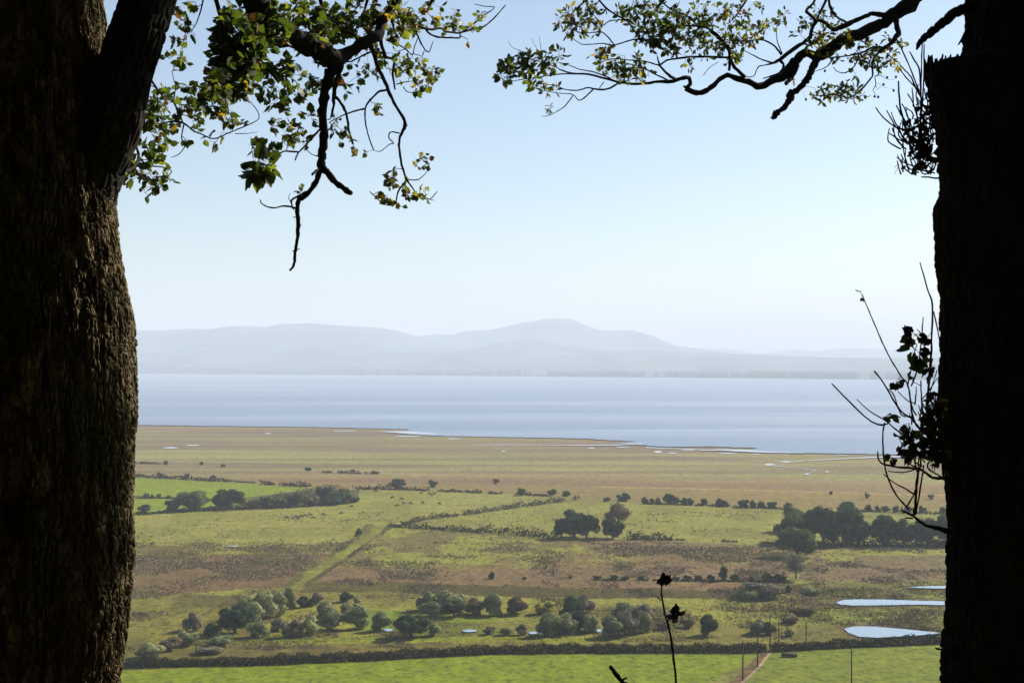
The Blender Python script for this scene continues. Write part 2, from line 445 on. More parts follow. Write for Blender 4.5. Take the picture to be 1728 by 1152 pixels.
for i, (cx, cy, w, h, lab) in enumerate([
    (792,1063.5,24,4.5,'small pool glinting between low bushes in the wet meadow'),
    (655,1062,16,5,'small pool to the left of the big dark round willow bush'),
    (901,1067,18,4.5,'small pool to the left of the twin willow bushes'),
    (1009,1062.5,12,6,'small pool just left of the three grey willow bushes'),
    (393,921,22,1.6,'thin puddle of water in the left pasture'),
    (288,755,24,2.2,'short pool in the salt marsh near the left trunk'),
    (325,751,22,1.6,'slim pool in the salt marsh beside the short one'),
    (1298,783.5,18,3,'bright creek pool in the right salt marsh'),
    (1326,778.5,22,2,'bright creek bend above the right marsh pool'),
    (1361,799.5,10,2,'small pool below the creek bend in the salt marsh'),
    (1396,795.5,9,1.5,'tiny pool right of the creek bend in the salt marsh'),
    (1110,762,14,3,'small tide pool behind the middle shore spit'),
    (1135,764,16,1.6,'flat tide pool beside the middle shore spit'),
    (849,761,9,1.6,'tiny pool in the middle of the salt marsh'),
    (998,755.5,12,1.8,'tiny pool on the shore left of the spit'),
    (452,731,10,1.6,'tiny pool near the left shoreline'),
    (355,719.5,14,1.2,'wet patch at the left shoreline'),
    (1160,758.6,26,1.3,'long thin wet flat behind the middle shore spit'),(1228,764.6,34,1.4,'silvery mud flat below the right shore spit'),(1275,766,18,1.2,'small silvery flat right of the mud flat below the right spit'),
    (1345,765.4,26,1.1,'thin silvery edge of the marsh, midway to the bent shoots'),(1420,767.2,20,1.2,'thin silvery edge of the marsh just left of the bent shoots'),(690,735.6,46,1.3,'silvery strip of wet sand under the left shore spit'),
    (580,727,40,1.0,'thin wet strip on the marsh left of the left shore spit'),(765,740,20,1.1,'small silvery patch right of the left shore spit'),(1050,754.2,22,1.1,'wet patch between the creek and the middle shore spit')]):
    sheet('pool_water', blob(cx, cy, w, h, seed=i), M['pond'], 0.33, lab)
def ribbon(pts, w, z, label, name='creek_water'):
    V = []; Fc = []
    for i, (x, y) in enumerate(pts):
        ww = w[i] if isinstance(w, (list, tuple)) else w
        V += [tuple(G(x, y-ww/2, z)), tuple(G(x, y+ww/2, z))]
        if i: Fc.append((2*i-2, 2*i-1, 2*i+1, 2*i))
    me = bpy.data.meshes.new(name); me.from_pydata(V, [], Fc); me.materials.append(M['pond'])
    me.update()
    if me.polygons[0].normal.z < 0: me.flip_normals()
    o = bpy.data.objects.new(name, me); COL.objects.link(o)
    tag(o, label, kind='structure')
ribbon([(795,750.5),(850,749.8),(920,750.2),(990,751),(1040,750.2),(1085,748)], [0.3,0.8,0.5,1.1,1.3,0.9], 0.95, 'pale creek running along the shore into the firth')
ribbon([(1325,780),(1360,776.5),(1400,774.5),(1440,772.5),(1490,770.5),(1545,769.5),(1620,770)], [0.4,0.5,0.7,1.0,1.8,2.2,2.4], 0.95, 'pale creek crossing the right salt marsh to the firth')
ribbon([(1300,783),(1312,786),(1335,788),(1362,791),(1378,793),(1368,797),(1360,799)], [0.9,0.5,0.4,0.6,0.35,0.5,0.6], 0.34, 'thin creek winding out of the bright marsh pool')
ribbon([(1180,759.5),(1215,758.6),(1250,759.8),(1300,762.6),(1360,763.6)], [0.5,1.6,3.2,1.6,0.6], 0.95, 'bright shallow water lying inside the right shore spit')
ribbon([(1090,754.5),(1140,756.5),(1190,758.5)], [1.2,0.8,0.5], 0.34, 'thin bright channel behind the middle shore spit')
ribbon([(640,727.6),(690,729.3),(740,731.5)], [0.5,3.2,0.8], 0.95, 'bright shallow water behind the left shore spit')

# ------------------------------------------------------------------ hills across the firth
RIDGES = [
 # distance, width, silhouette
 (14500, 2300, [(-2600,585),(-800,572),(-200,568),(100,564),(230,562),(290,561),(330,559),(365,560),(400,555),(430,554.5),(455,557),(478,551.5),(530,550),(560,553),(600,555),(640,557.5),(670,562),(700,571),(720,580),(800,600),(900,612)]),
 (16500, 2000, [(600,605),(690,573),(715,570),(740,567),(765,569),(785,562.5),(830,560.5),(860,553.5),(885,548),(900,546.5),(917,542),(940,541.5),(965,543),(978,549),(1000,558),(1015,562),(1040,562),(1066,561),(1100,571),(1130,586),(1160,590),(1260,606),(1400,612)]),
 (13000, 1100, [(700,606),(800,592),(850,581),(890,577.5),(925,582),(960,592),(1020,597),(1100,596),(1200,600),(1300,604),(1500,612)]),
 (21500, 1700, [(900,600),(1150,588),(1180,591),(1235,592),(1265,598),(1300,597),(1340,592),(1380,595),(1420,590),(1480,592),(1600,594),(1800,590),(2300,594),(3400,600)]),
 (12000, 900, [(-2600,600),(0,598),(230,597),(330,593),(440,596),(560,592),(690,600),(820,602),(1000,606),(1200,606),(1500,609),(2000,606),(3400,606)]),
 (11800, 350, [(-2600,613),(0,612),(230,610),(400,611),(600,612),(700,610),(900,613),(1100,612),(1500,613),(3400,613)]),
]
SHORE = [(-3000,626),(230,630.5),(600,633),(1100,637),(1500,640.5),(2200,645),(5000,650)]
def hills():
    nx, ny = 620, 230
    Xs = np.concatenate([np.linspace(-15400,-4300,60,endpoint=False), np.linspace(-4300,7000,500,endpoint=False), np.linspace(7000,15400,60)])
    T = np.linspace(0, 1, ny)**1.15
    XX = np.repeat(Xs[None, :], ny, 0)
    # shoreline distance for each X
    sp = np.array([[G(x, y)[0], G(x, y)[1]] for x, y in SHORE])
    y0 = np.interp(XX, sp[:, 0], sp[:, 1])
    y0 = y0 + (fbm(XX/700, XX*0, 8, 4)-0.5)*220
    YY = y0 + (24300-y0)*T[:, None]
    H = np.zeros_like(XX)
    for d, w, prof in RIDGES:
        u = 864+F*XX/d
        top = EYE + (HZ-np.interp(u, [p[0] for p in prof], [p[1] for p in prof]))/F*d
        dd = (YY-d)/w
        H = np.maximum(H, top*np.exp(-dd*dd*np.where(dd < 0, 0.8, 1.0)))
    base = (YY-y0)*0.011
    n = fbm(XX/900, YY/900, 51, 5)-0.5
    g = 1-np.abs(fbm(XX/650, YY/900, 57, 4)-0.5)*2
    H = np.maximum(H, 0)*(1+0.0*n) + np.minimum(base, 25) + n*24*np.clip((YY-y0)/900, 0, 1)*np.clip(1-H/250, 0.15, 1)
    # gullies only on the slopes so that the skyline keeps its line
    Z = np.where(T[:, None] == 0, -1.5, H*1.0+1.2)
    V = np.stack([XX.ravel(), YY.ravel(), Z.ravel()], 1)
    o = mesh_np('hills', V, grid_faces(ny, len(Xs)), M['hill'], smooth=True)
    tag(o, 'range of hazy blue hills with one high rounded top across the firth', kind='structure')
def mk_hill():
    t = NT('hill_land'); p = geo(t)
    a = t.noise(t.mapping(p, (0.0022, 0.0014, 0.002)), 1.0, 6, 0.6)
    v = t.node('ShaderNodeTexVoronoi'); v.inputs['Scale'].default_value = 1.0
    t.link(t.mapping(p, (0.0045, 0.0025, 0.001)), v.inputs['Vector'])
    c = t.ramp(a, [(0.32, (0.010,0.022,0.022)), (0.46, (0.035,0.055,0.048)), (0.58, (0.085,0.105,0.082)), (0.72, (0.075,0.080,0.080))])
    c2 = t.mix(0.35, c, v.outputs['Color'], 'SOFT_LIGHT')
    t.pbr(c2, 0.95, t.bump(a, 0.5, 60), spec=0.0)
    return t.m
M['hill'] = mk_hill()
hills()
# ------------------------------------------------------------------ foliage
def mk_leaf(name, base, vary=0.45, trans=0.22, scale=2.2, hue=(1.2,1.12,0.7)):
    t = NT(name)
    oi = t.node('ShaderNodeObjectInfo')
    p = objco(t)
    n = t.noise(p, scale*2, 3, 0.6)
    lo = tuple(c*(1-vary) for c in base); hi = tuple(c*(1+vary)*h for c, h in zip(base, hue))
    c = t.ramp(n, [(0.35, lo), (0.5, base), (0.68, hi)])
    r = t.ramp(oi.outputs['Random'], [(0, (0.82,0.85,0.85)), (1, (1.15,1.12,1.05))])
    c = t.mix(1.0, c, r, 'MULTIPLY')
    d = t.node('ShaderNodeBsdfDiffuse'); t.link(c, d.inputs['Color'])
    tr = t.node('ShaderNodeBsdfTranslucent'); t.link(c, tr.inputs['Color'])
    mx = t.node('ShaderNodeMixShader'); mx.inputs[0].default_value = trans
    t.link(d.outputs[0], mx.inputs[1]); t.link(tr.outputs[0], mx.inputs[2])
    t.link(mx.outputs[0], t.out.inputs['Surface'])
    return t.m
M['willow'] = mk_leaf('willow_leaves', (0.1923,0.2106,0.1135))
M['willow_pale'] = mk_leaf('pale_willow_leaves', (0.2922,0.3008,0.1633))
M['willow_yellow'] = mk_leaf('yellowing_leaves', (0.2760,0.2622,0.0759))
M['dark'] = mk_leaf('dark_tree_leaves', (0.0432,0.0696,0.0408))
M['green'] = mk_leaf('green_tree_leaves', (0.0862,0.1092,0.0460))
M['thorn'] = mk_leaf('hawthorn_leaves', (0.0506,0.0713,0.0414))
M['brown'] = mk_leaf('brown_twiggy_leaves', (0.1581,0.1240,0.0860))
M['greytwig'] = mk_leaf('grey_twigs', (0.2065,0.1818,0.1405))
M['hedge'] = mk_leaf('hedge_leaves', (0.0168,0.0218,0.0109), scale=0.4)
M['hedge_brown'] = mk_leaf('brown_hedge_leaves', (0.0723,0.0612,0.0425), scale=0.3)
def mk_wood():
    t = NT('tree_wood'); n = t.noise(t.mapping(objco(t), (6,6,1)), 3.0, 4)
    t.pbr(t.ramp(n, [(0.3,(0.035,0.028,0.02)), (0.7,(0.10,0.085,0.065))]), 0.9); return t.m
M['wood'] = mk_wood()

def quads_at(Pn, N, size, rng, up=0.0, asp=1.0):
    """one small leafy face at each point; up = how far its long side stands upright"""
    n = len(Pn)
    N = N/np.maximum(np.linalg.norm(N, axis=1, keepdims=True), 1e-6)
    T = rng.normal(size=(n, 3))
    if up > 0: T = T*(1-up) + np.array([0, 0, 1.0])*up*2 + N*0.4*up
    T = T - N*np.sum(T*N, 1, keepdims=True)*(1-up*0.4)
    T /= np.maximum(np.linalg.norm(T, axis=1, keepdims=True), 1e-6)
    B = np.cross(N, T); B /= np.maximum(np.linalg.norm(B, axis=1, keepdims=True), 1e-6)
    s = (size*(0.6+0.8*rng.random(n)))[:, None] if np.isscalar(size) else (size*(0.6+0.8*rng.random(n)))[:, None]
    a = T*s*asp*0.5; b = B*s*0.5
    sk = rng.uniform(-0.35, 0.35, size=(n, 1))
    V = np.stack([Pn-a*0.9, Pn+b-a*sk, Pn+a*1.1, Pn-b+a*sk], 1).reshape(-1, 3)
    Fq = np.arange(n*4).reshape(-1, 4)
    return V, Fq

def crown_cloud(seed, kind):
    """unit crown: about 1 wide, 1 high, standing on z = 0"""
    rng = np.random.default_rng(seed)
    low = {'willow': 0.0, 'round': 0.10, 'thorn': -0.06, 'bare': 0.14, 'spire': 0.02, 'scrub': 0.0, 'oak': 0.04}[kind]
    nl = {'willow': 13, 'round': 16, 'thorn': 12, 'bare': 12, 'spire': 10, 'scrub': 12, 'oak': 22}[kind]
    cs = []; rs = []
    for i in range(nl):
        for _ in range(30):
            p = rng.uniform(-1, 1, 3)
            if p@p < 1: break
        z = (p[2]+1)/2
        if kind == 'willow': wd = 0.36*math.sqrt(max(0.0, 1-(max(z-0.35, 0)/0.7)**2)); c = [p[0]*wd, p[1]*wd, 0.10+z*0.68]; r = 0.16+0.06*rng.random()
        elif kind == 'spire': wd = 0.30*(1-z)+0.03; c = [p[0]*wd, p[1]*wd, 0.10+z*0.78]; r = 0.08+0.13*(1-z)
        elif kind == 'scrub': c = [p[0]*0.40, p[1]*0.36, 0.15+z*0.5]; r = 0.15+0.08*rng.random()
        elif kind == 'oak': wd = 0.38*math.sqrt(max(0.05, 1-(abs(z-0.45)/0.62)**2)); c = [p[0]*wd, p[1]*wd, low+0.12+z*0.64]; r = 0.11+0.07*rng.random()
        else: wd = 0.36*math.sqrt(max(0.05, 1-(max(z-0.25, 0)/0.80)**2)); c = [p[0]*wd, p[1]*wd, low+0.12+z*(0.70 if kind == 'thorn' else 0.62)]; r = 0.12+0.08*rng.random()
        cs.append(c); rs.append(r)
    cs = np.array(cs); rs = np.array(rs)
    n = {'willow': 5200, 'round': 5200, 'thorn': 3600, 'bare': 2300, 'spire': 2600, 'scrub': 3600, 'oak': 8000}[kind]
    k = rng.choice(nl, n, p=rs**2/np.sum(rs**2))
    D = rng.normal(size=(n, 3)); D[:, 2] = D[:, 2]*0.9+0.12
    D /= np.linalg.norm(D, axis=1, keepdims=True)
    rad = rs[k]*(0.72+0.42*rng.random(n))
    if kind == 'bare': rad = rs[k]*(0.35+0.85*rng.random(n))
    Pn = cs[k]+D*rad[:, None]
    keep = Pn[:, 2] > 0.0
    Pn = Pn[keep]; D = D[keep]; n = len(Pn)
    N = D+rng.normal(size=(n, 3))*0.28
    size, up, asp = {'willow': (0.040, 0.55, 2.2), 'round': (0.046, 0.1, 1.3), 'thorn': (0.050, 0.1, 1.4), 'bare': (0.024, 0.6, 3.6),
                     'spire': (0.046, 0.4, 1.6), 'scrub': (0.050, 0.3, 1.6), 'oak': (0.038, 0.1, 1.3)}[kind]
    return quads_at(Pn, N, size, rng, up, asp)

def tube(path, radii, sides=8, cap=True):
    """tapering tube along a path: arrays of vertices and quads"""
    Pn = np.array([tuple(p) for p in path], dtype=float); n = len(Pn)
    T = np.gradient(Pn, axis=0); T /= np.maximum(np.linalg.norm(T, axis=1, keepdims=True), 1e-9)
    ref = np.array([0.31, 0.95, 0.05]) if abs(T[0][2]) > 0.6 else np.array([0.02, 0.05, 1.0])
    U = []
    u = ref-T[0]*(ref@T[0]); u /= np.linalg.norm(u)
    for i in range(n):
        u = u-T[i]*(u@T[i]); u /= max(np.linalg.norm(u), 1e-9); U.append(u)
    U = np.array(U); W = np.cross(T, U)
    a = np.linspace(0, 2*math.pi, sides, endpoint=False)
    r = np.asarray(radii, dtype=float)[:, None, None]
    V = Pn[:, None, :] + r*(np.cos(a)[None, :, None]*U[:, None, :] + np.sin(a)[None, :, None]*W[:, None, :])
    V = V.reshape(-1, 3)
    i = np.arange(n-1)[:, None]*sides; j = np.arange(sides)[None, :]; j2 = (j+1) % sides
    Fq = np.stack([(i+j).ravel(), (i+j2).ravel(), (i+sides+j2).ravel(), (i+sides+j).ravel()], 1)
    if cap:
        c = len(V); V = np.vstack([V, Pn[-1]+T[-1]*radii[-1]*0.6])
        b = (n-1)*sides
        capf = np.stack([b+np.arange(sides), b+(np.arange(sides)+1) % sides, np.full(sides, c), np.full(sides, c)], 1)
        # end fan written as quads with a doubled tip
        tip = len(V); V = np.vstack([V, V[c][None, :]+T[-1]*radii[-1]*0.01])
        capf[:, 3] = tip
        Fq = np.vstack([Fq, capf])
    return V, Fq
class Acc:
    def __init__(s): s.V = []; s.F = []; s.n = 0
    def add(s, V, Fq): s.V.append(V); s.F.append(Fq+s.n); s.n += len(V)
    def build(s, name, mat, parent=None, smooth=False):
        if not s.V: return None
        return mesh_np(name, np.vstack(s.V), np.vstack(s.F), mat, smooth, parent)

def unit_trunk(seed, kind):
    rng = random.Random(seed); a = Acc()
    r0 = {'willow': 0.03, 'scrub': 0.02, 'bare': 0.032, 'spire': 0.03}.get(kind, 0.042)
    h = {'willow': 0.45, 'scrub': 0.3, 'bare': 0.55, 'spire': 0.85}.get(kind, 0.5)
    a.add(*tube([(0,0,-0.03),(rng.uniform(-.02,.02),0,h*0.4),(rng.uniform(-.04,.04),rng.uniform(-.04,.04),h)], [r0, r0*0.7, r0*0.35], 7))
    for i in range(6 if kind != 'spire' else 3):
        an = rng.uniform(0, 6.283); z0 = h*rng.uniform(0.15, 0.8); L = rng.uniform(0.22, 0.34)
        d = (math.cos(an)*L, math.sin(an)*L)
        a.add(*tube([(0,0,z0),(d[0]*0.5,d[1]*0.5,z0+L*0.6),(d[0],d[1],z0+L*1.05)], [r0*0.5, r0*0.3, r0*0.1], 5))
    return a
_cache = {}
def tree_meshes(kind, mat, var):
    key = (kind, mat, var)
    if key not in _cache:
        V, Fq = crown_cloud(100+var*17+len(kind), kind)
        o = mesh_np('crown', V, Fq, M[mat]); tme = unit_trunk(var*7+3, kind).build('trunk', M['wood'], smooth=True)
        _cache[key] = (o.data, tme.data)
        bpy.data.objects.remove(o); bpy.data.objects.remove(tme)
    return _cache[key]
_n = [0]
def plant(name, kind, mat, cx, top, base, w, label, cat='bush', group=None, depth=0.9, z=0.0):
    g = G(cx, base, z); k = g.y/F
    wm = w*k; hm = (base-top)*k
    _n[0] += 1; rng = random.Random(_n[0]*31)
    y2 = g.y+wm*depth*0.42; x2 = g.x*y2/g.y
    o = empty(name, (x2, y2, z), label, cat, group, rng.uniform(0, 6.28))
    o.scale = (wm*1.16, wm*depth*1.16, hm*1.06)
    cm, tm = tree_meshes(kind, mat, _n[0] % 3)
    for nm, me in (('crown', cm), ('trunk', tm)):
        c = bpy.data.objects.new(nm, me); COL.objects.link(c); c.parent = o
    return o

GW = 'willow bushes in the wet meadow'
WET = [
 ('willow','willow_pale',440,997,1046,50,'feathery light olive willow, tallest of the left clump behind the dark round bush'),
 ('willow','willow_pale',470,1002,1040,34,'feathery light willow on the right flank of the tall left clump'),
 ('willow','willow',413,1012,1044,30,'soft olive willow rising on the left flank of the tall left clump'),
 ('round','dark',396,1021,1071,60,'large dark green round bush, biggest of the left group'),
 ('willow','dark',358,1055,1075,28,'low dark bush tucked at the left foot of the large dark round bush'),
 ('willow','greytwig',326,1036,1066,32,'pale grey bush standing apart, left of the large dark round bush'),
 ('willow','willow',436,1049,1077,34,'small olive bush at the right foot of the large dark round bush'),
 ('willow','willow_pale',430,1018,1052,38,'light green bush squeezed behind the large dark round bush'),
 ('willow','willow',488,994,1028,26,'upright grey olive bush at the head of the green lane'),
 ('thorn','thorn',516,1004,1026,30,'small dark bush just right of the green lane head'),
 ('willow','greytwig',535,1002,1020,20,'small pale grey bush behind the small dark bush by the lane head'),
 ('willow','dark',583,1001,1017,24,'small dark bush farthest back in the middle of the left thicket'),
 ('willow','willow_pale',603,1004,1020,14,'tiny light bush beside the farthest dark bush of the left thicket'),
 ('willow','willow',548,1018,1052,38,'broad olive bush in the middle of the left thicket'),
 ('willow','willow',559,1030,1064,40,'dark sided round bush in front of the broad olive one'),
 ('willow','willow',592,1018,1046,44,'pale topped bush at the back of the pair right of the thicket'),
 ('willow','willow',603,1026,1062,42,'round olive bush in front of the pale topped one'),
 ('willow','willow',642,1036,1066,34,'single round olive bush left of the small pool'),
 ('willow','greytwig',494,1045,1076,36,'round grey green bush with a sunny rim, left one of the touching pair'),
 ('willow','willow_pale',523,1041,1073,32,'light green bush, right one of the touching pair'),
 ('willow','greytwig',470,1046,1066,30,'low brownish grey bush left of the touching pair'),
 ('round','dark',694,1038,1079,60,'large dark rounded willow standing alone near the hedge'),
 ('willow','willow_pale',732,1054,1074,22,'small pale shrub at the right side of the large lone dark willow'),
 ('willow','willow',722,1001,1032,36,'tall olive bush, left one of the upper middle clump'),
 ('willow','willow_pale',756,999,1034,50,'wide light olive bush on top of the upper middle clump'),
 ('willow','willow',728,1017,1041,36,'low bush in front at the left of the upper middle clump'),
 ('round','thorn',766,1014,1043,42,'dark rounded bush in front at the right of the upper middle clump'),
 ('willow','brown',800,1010,1038,32,'brownish thin stemmed bush right of the upper middle clump'),
 ('willow','willow',834,1004,1040,42,'rounded olive bush between two brownish ones'),
 ('willow','brown',871,1010,1038,36,'brownish grey bush at the right end of the upper row'),
 ('thorn','brown',826,1055,1071,22,'small brown bush at the left edge of the reed bed'),
 ('scrub','willow',853,1057,1073,18,'low olive tuft between the two small bushes in the reed bed'),
 ('willow','greytwig',881,1055,1072,19,'small grey bush beside the pool in the reed bed'),
 ('willow','willow_yellow',921,1015,1037,34,'yellowing low bush left of the dark middle right clump'),
 ('willow','dark',966,1010,1054,46,'tall dark bush at the heart of the middle right clump'),
 ('willow','greytwig',984,1006,1036,36,'grey topped bush at the back of the middle right clump'),
 ('willow','thorn',979,1030,1064,44,'dark bush at the right foot of the middle right clump'),
 ('willow','willow',930,1038,1075,50,'round olive willow, left of the twin pair near the reed bed'),
 ('willow','willow_pale',954,1038,1071,38,'pale yellowish willow, right of the twin pair near the reed bed'),
 ('willow','willow_pale',996,1036,1068,26,'thin pale yellow green bush right of the middle right clump'),
 ('willow','willow',1030,1044,1077,40,'round olive bush at the left front of the right clump'),
 ('willow','greytwig',1055,1034,1073,42,'round grey rimmed bush in the front middle of the right clump'),
 ('willow','willow',1058,1019,1044,46,'broad bush at the back of the right clump'),
 ('willow','willow',1090,1036,1068,36,'round bush at the right front of the right clump'),
 ('willow','greytwig',1088,1022,1046,34,'pale bush behind the right front bush of the right clump'),
 ('thorn','brown',1120,1046,1064,26,'low brownish bush at the right end of the right clump'),
 ('willow','dark',1194,1040,1074,34,'lone dark bush standing by itself near the front hedge'),
 ('scrub','brown',1160,1042,1060,26,'low faded shrub between the right clump and the lone dark bush'),
 ('willow','greytwig',1278,1046,1071,32,'grey bush at the foot of the poles, left one'),
 ('thorn','dark',1296,1048,1072,24,'dark small bush at the foot of the poles, right one'),
 ('scrub','brown',1336,1035,1053,36,'low brown bramble mound beside the thin poles'),
 ('scrub','willow',1331,1060,1074,18,'tiny olive shrub in front of the brown bramble mound'),
 ('scrub','greytwig',1282,980,1012,64,'wide low grey brown thicket left of the lane with poles'),
 ('scrub','willow',1262,992,1014,34,'low olive scrub at the left edge of the grey brown thicket'),
 ('thorn','dark',1330,986,1000,14,'small dark shrub under the grey domed tree'),
 ('scrub','brown',1352,1022,1040,40,'low brown bramble patch right of the lane with poles'),
 ('scrub','willow',1372,990,1004,34,'low scrub right of the small dark shrub under the domed tree'),
 ('willow','willow_pale',252,1088,1112,42,'low pale bush beside the foot of the left trunk'),
 ('scrub','brown',290,1074,1098,34,'low brown scrub right of the low pale bush by the left trunk'),
 ('scrub','willow',318,1062,1090,36,'low olive scrub below the pale grey bush'),
 ('scrub','willow',372,1070,1092,44,'low rounded scrub below the low dark bush on the left'),
 ('scrub','greytwig',352,1092,1106,40,'flat pale scrub between the left trunk and the front hedge'),
]
for kind, mat, cx, top, base, w, lab in WET:
    plant('willow_bush' if kind == 'willow' else ('scrub_bush' if kind == 'scrub' else 'round_bush'), kind, mat, cx, top-1, base, w*1.06, lab, 'bush', GW)

GT = 'field trees beyond the wet meadow'
TREES = [
 ('bare','greytwig',1343,938,980,52,'grey leafless looking domed tree in the lane right of the rushy field'),
 ('oak','green',1346,888,942,66,'leafy green tree directly behind the grey domed tree'),
 ('oak','green',1335,868,918,54,'mid green tree at the left corner of the right wood'),
 ('oak','green',1338,851,898,60,'tall sunlit tree at the back left of the right wood'),
 ('oak','dark',1390,850,922,60,'dark tall tree, second in the right wood'),
 ('oak','dark',1428,852,921,62,'dark broad tree in the middle of the right wood'),
 ('oak','thorn',1450,866,920,44,'rounded tree at the right shoulder of the right wood'),
 ('oak','thorn',1372,856,915,44,'dark tree between the corner tree and the second tall tree of the right wood'),
 ('oak','thorn',1490,868,921,50,'thin crowned tree just right of the dense wood'),
 ('oak','thorn',1526,872,921,48,'thin crowned tree, second right of the dense wood'),
 ('oak','thorn',1564,872,921,50,'thin crowned tree right of the bent bare shoots'),
 ('oak','thorn',1600,868,921,50,'thin crowned tree half hidden by the right trunk'),
 ('oak','dark',968,858,909,62,'dark dome shaped tree, larger of the two field trees in the middle'),
 ('oak','dark',990,866,909,40,'dark smaller tree joined to the right of the dark dome tree'),
 ('bare','brown',1042,853,908,52,'brownish thin topped tree right of the dark dome tree'),
 ('oak','thorn',1034,872,910,38,'low dark crown under the brownish thin topped tree'),
 ('oak','dark',946,873,908,24,'small dark shoulder tree at the left of the dark dome tree'),
 ('oak','green',325,829,863,62,'round sunlit tree left of the pair at the bright field'),
 ('thorn','thorn',291,840,864,28,'small rounded tree touching the left of the pair at the bright field'),
 ('oak','dark',385,824,860,50,'dark round tree, right one of the pair at the bright field'),
 ('bare','thorn',605,893,912,15,'small bare round tree alone on the green lane'),
 ('spire','dark',1221,953,981,24,'dark pointed tree in the low hedge line across the rushy field'),
 ('thorn','thorn',830,963,977,13,'small dark bush alone in the rushy field'),
 ('thorn','thorn',730,809,822,18,'small dark round tree beside the grazing cows'),
 ('thorn','thorn',880,821,836,19,'dark round bush along the far hedge in the middle'),
 ('thorn','dark',1052,830,846,24,'dark bush alone left of the long row of hedge trees'),
 ('thorn','dark',932,824,836,17,'dark bush, left one of the far pair by the slanting hedge'),
 ('thorn','thorn',955,826,838,16,'dark bush, right one of the far pair by the slanting hedge'),
 ('thorn','brown',1024,838,846,14,'small brownish bush left of the lone dark bush'),
 ('oak','thorn',671,808,825,26,'rounded dark tree in the far hedge left of the cows'),
 ('thorn','brown',837,806,816,12,'tiny bush alone on the brown marsh, middle'),
 ('thorn','thorn',1402,828,834,8,'tiny bush on the brown marsh left of the bent shoots'),
 ('thorn','greytwig',1463,830,841,11,'tiny grey bush on the brown marsh in the right'),
 ('thorn','greytwig',1571,832,843,11,'tiny grey bush on the brown marsh beside the right trunk'),
 ('thorn','thorn',280,776,784,9,'tiny dark bush alone on the far marsh near the left trunk'),
 ('thorn','thorn',340,778,785,6,'tiny upright bush on the far marsh at the left'),
 ('thorn','thorn',376,782,787.5,12,'small flat bush on the far brown marsh, left of the middle'),
 ('thorn','thorn',520,788,794,12,'small bush left of the short far hedge'),
]
for kind, mat, cx, top, base, w, lab in TREES:
    nm = {'oak': 'broadleaf_tree', 'bare': 'thin_crowned_tree', 'spire': 'pointed_tree', 'thorn': 'hawthorn_bush'}[kind]
    plant(nm, kind, mat, cx, top-1, base, w*1.05, lab, 'bush' if kind == 'thorn' else 'tree', GT)
# the long row of hedge trees at the far side of the meadow
GR = 'row of small trees along the far meadow hedge'
ROW = [(1088,838,850,11),(1100,839,849,12),(1110,838,850,10),(1129,831,850,20),(1141,836,850,14),(1155,838,851,14),(1165,839,852,11),
       (1188,839,852,16),(1213,839,854,17),(1222,843,855,12),(1255,840,857,18),(1270,842,857,14),(1284,845,857,12),(1303,844,858,16),(1330,846,859,14),(1430,846,858,24),
       (1466,849,863,16),(1480,852,863,10),(1494,853,864,14),(1512,851,864,12),(1532,853,865,16),(1556,852,866,14),(1590,853,866,14)]
ROWL = ['first small bush at the left end of the long far row','second low bush of the long far row','third bush of the long far row, just before its tallest',
 'tallest dark bush near the left end of the long far row','bush joined to the right of the tallest one in the long far row','middle sized bush right of the joined one in the long far row',
 'low bush before the first gap of the long far row','round bush after the first gap of the long far row','broad bush in the middle of the long far row','low bush at the right of the broad one in the long far row',
 'large dark bush above the middle of the long far row','bush touching the right side of the large dark one','slim bush right of the touching pair in the long far row','round bush left of the right wood in the long far row',
 'bush just behind the left corner of the right wood','round dark bush peeping above the right wood','pale bush right of the one above the wood','small gap bush over the thin trees, left one','low bush over the first thin crowned tree',
 'slim bush behind the bent bare shoots','wide low bush behind the second thin crowned tree','bush left of the right trunk in the far row','last bush of the far row beside the right trunk']
for (cx, top, base, w), lab in zip(ROW, ROWL):
    plant('hedge_tree', 'thorn', 'dark' if cx < 1450 else 'thorn', cx, top-1, base, w*1.1, lab, 'bush', GR)
GS = 'small trees along the bright left field'
for cx, top, base, w, lab in [(247,831,840,11,'round small tree standing left on the thin hedge of the bright field'),(257,833,841,6,'slim small tree right of the round one on the thin hedge'),
    (268,832,840,8,'small round tree alone in the gap of the thin hedge'),(285,835,841,7,'tiny bush at the right end of the thin hedge'),
    (244,850,866,22,'dark bush beside the left trunk under the bright field'),(316,797,806,9,'upright dark bush over the far hedge of the bright field'),(359,801,808,12,'rounded bush in the far hedge of the bright field'),
    (270,796,806,12,'pale low tree in the far hedge near the left trunk')]:
    plant('hawthorn_bush', 'thorn', 'thorn', cx, top-1, base, w*1.1, lab, 'bush', GS)
GL = 'low bushes in the hedge line across the rushy field'
k = 0
for cx, top, base, w, lab in [(1008,971,978,16,'low bush at the left end of the rushy field hedge line'),(1036,969,979,14,'low bush, second from the left of the rushy hedge line'),(1055,972,979,14,'flat bush left of the black seed head'),
    (1083,970,979,16,'low bush just left of the black seed head'),(1140,972,979,14,'low bush just right of the black seed head'),(1160,970,980,14,'small bush midway to the pointed tree'),(1178,969,980,14,'rounded bush midway to the pointed tree'),
    (1200,968,981,14,'dark bush at the left side of the pointed tree'),(1240,968,981,16,'dark bush at the right side of the pointed tree'),(1268,971,981,11,'small upright bush right of the pointed tree'),
    (1294,966,982,26,'wide dark bush near the right end of the rushy hedge line'),(1316,968,982,20,'dark bush ending the rushy hedge line at the domed tree'),(962,970,976,8,'tiny tuft bush left of the hedge line in the rushy field'),(885,973,977,10,'tiny flat bush in the middle of the rushy field')]:
    plant('low_bush', 'thorn', 'dark', cx, top-1, base, w*1.1, lab, 'bush', GL)

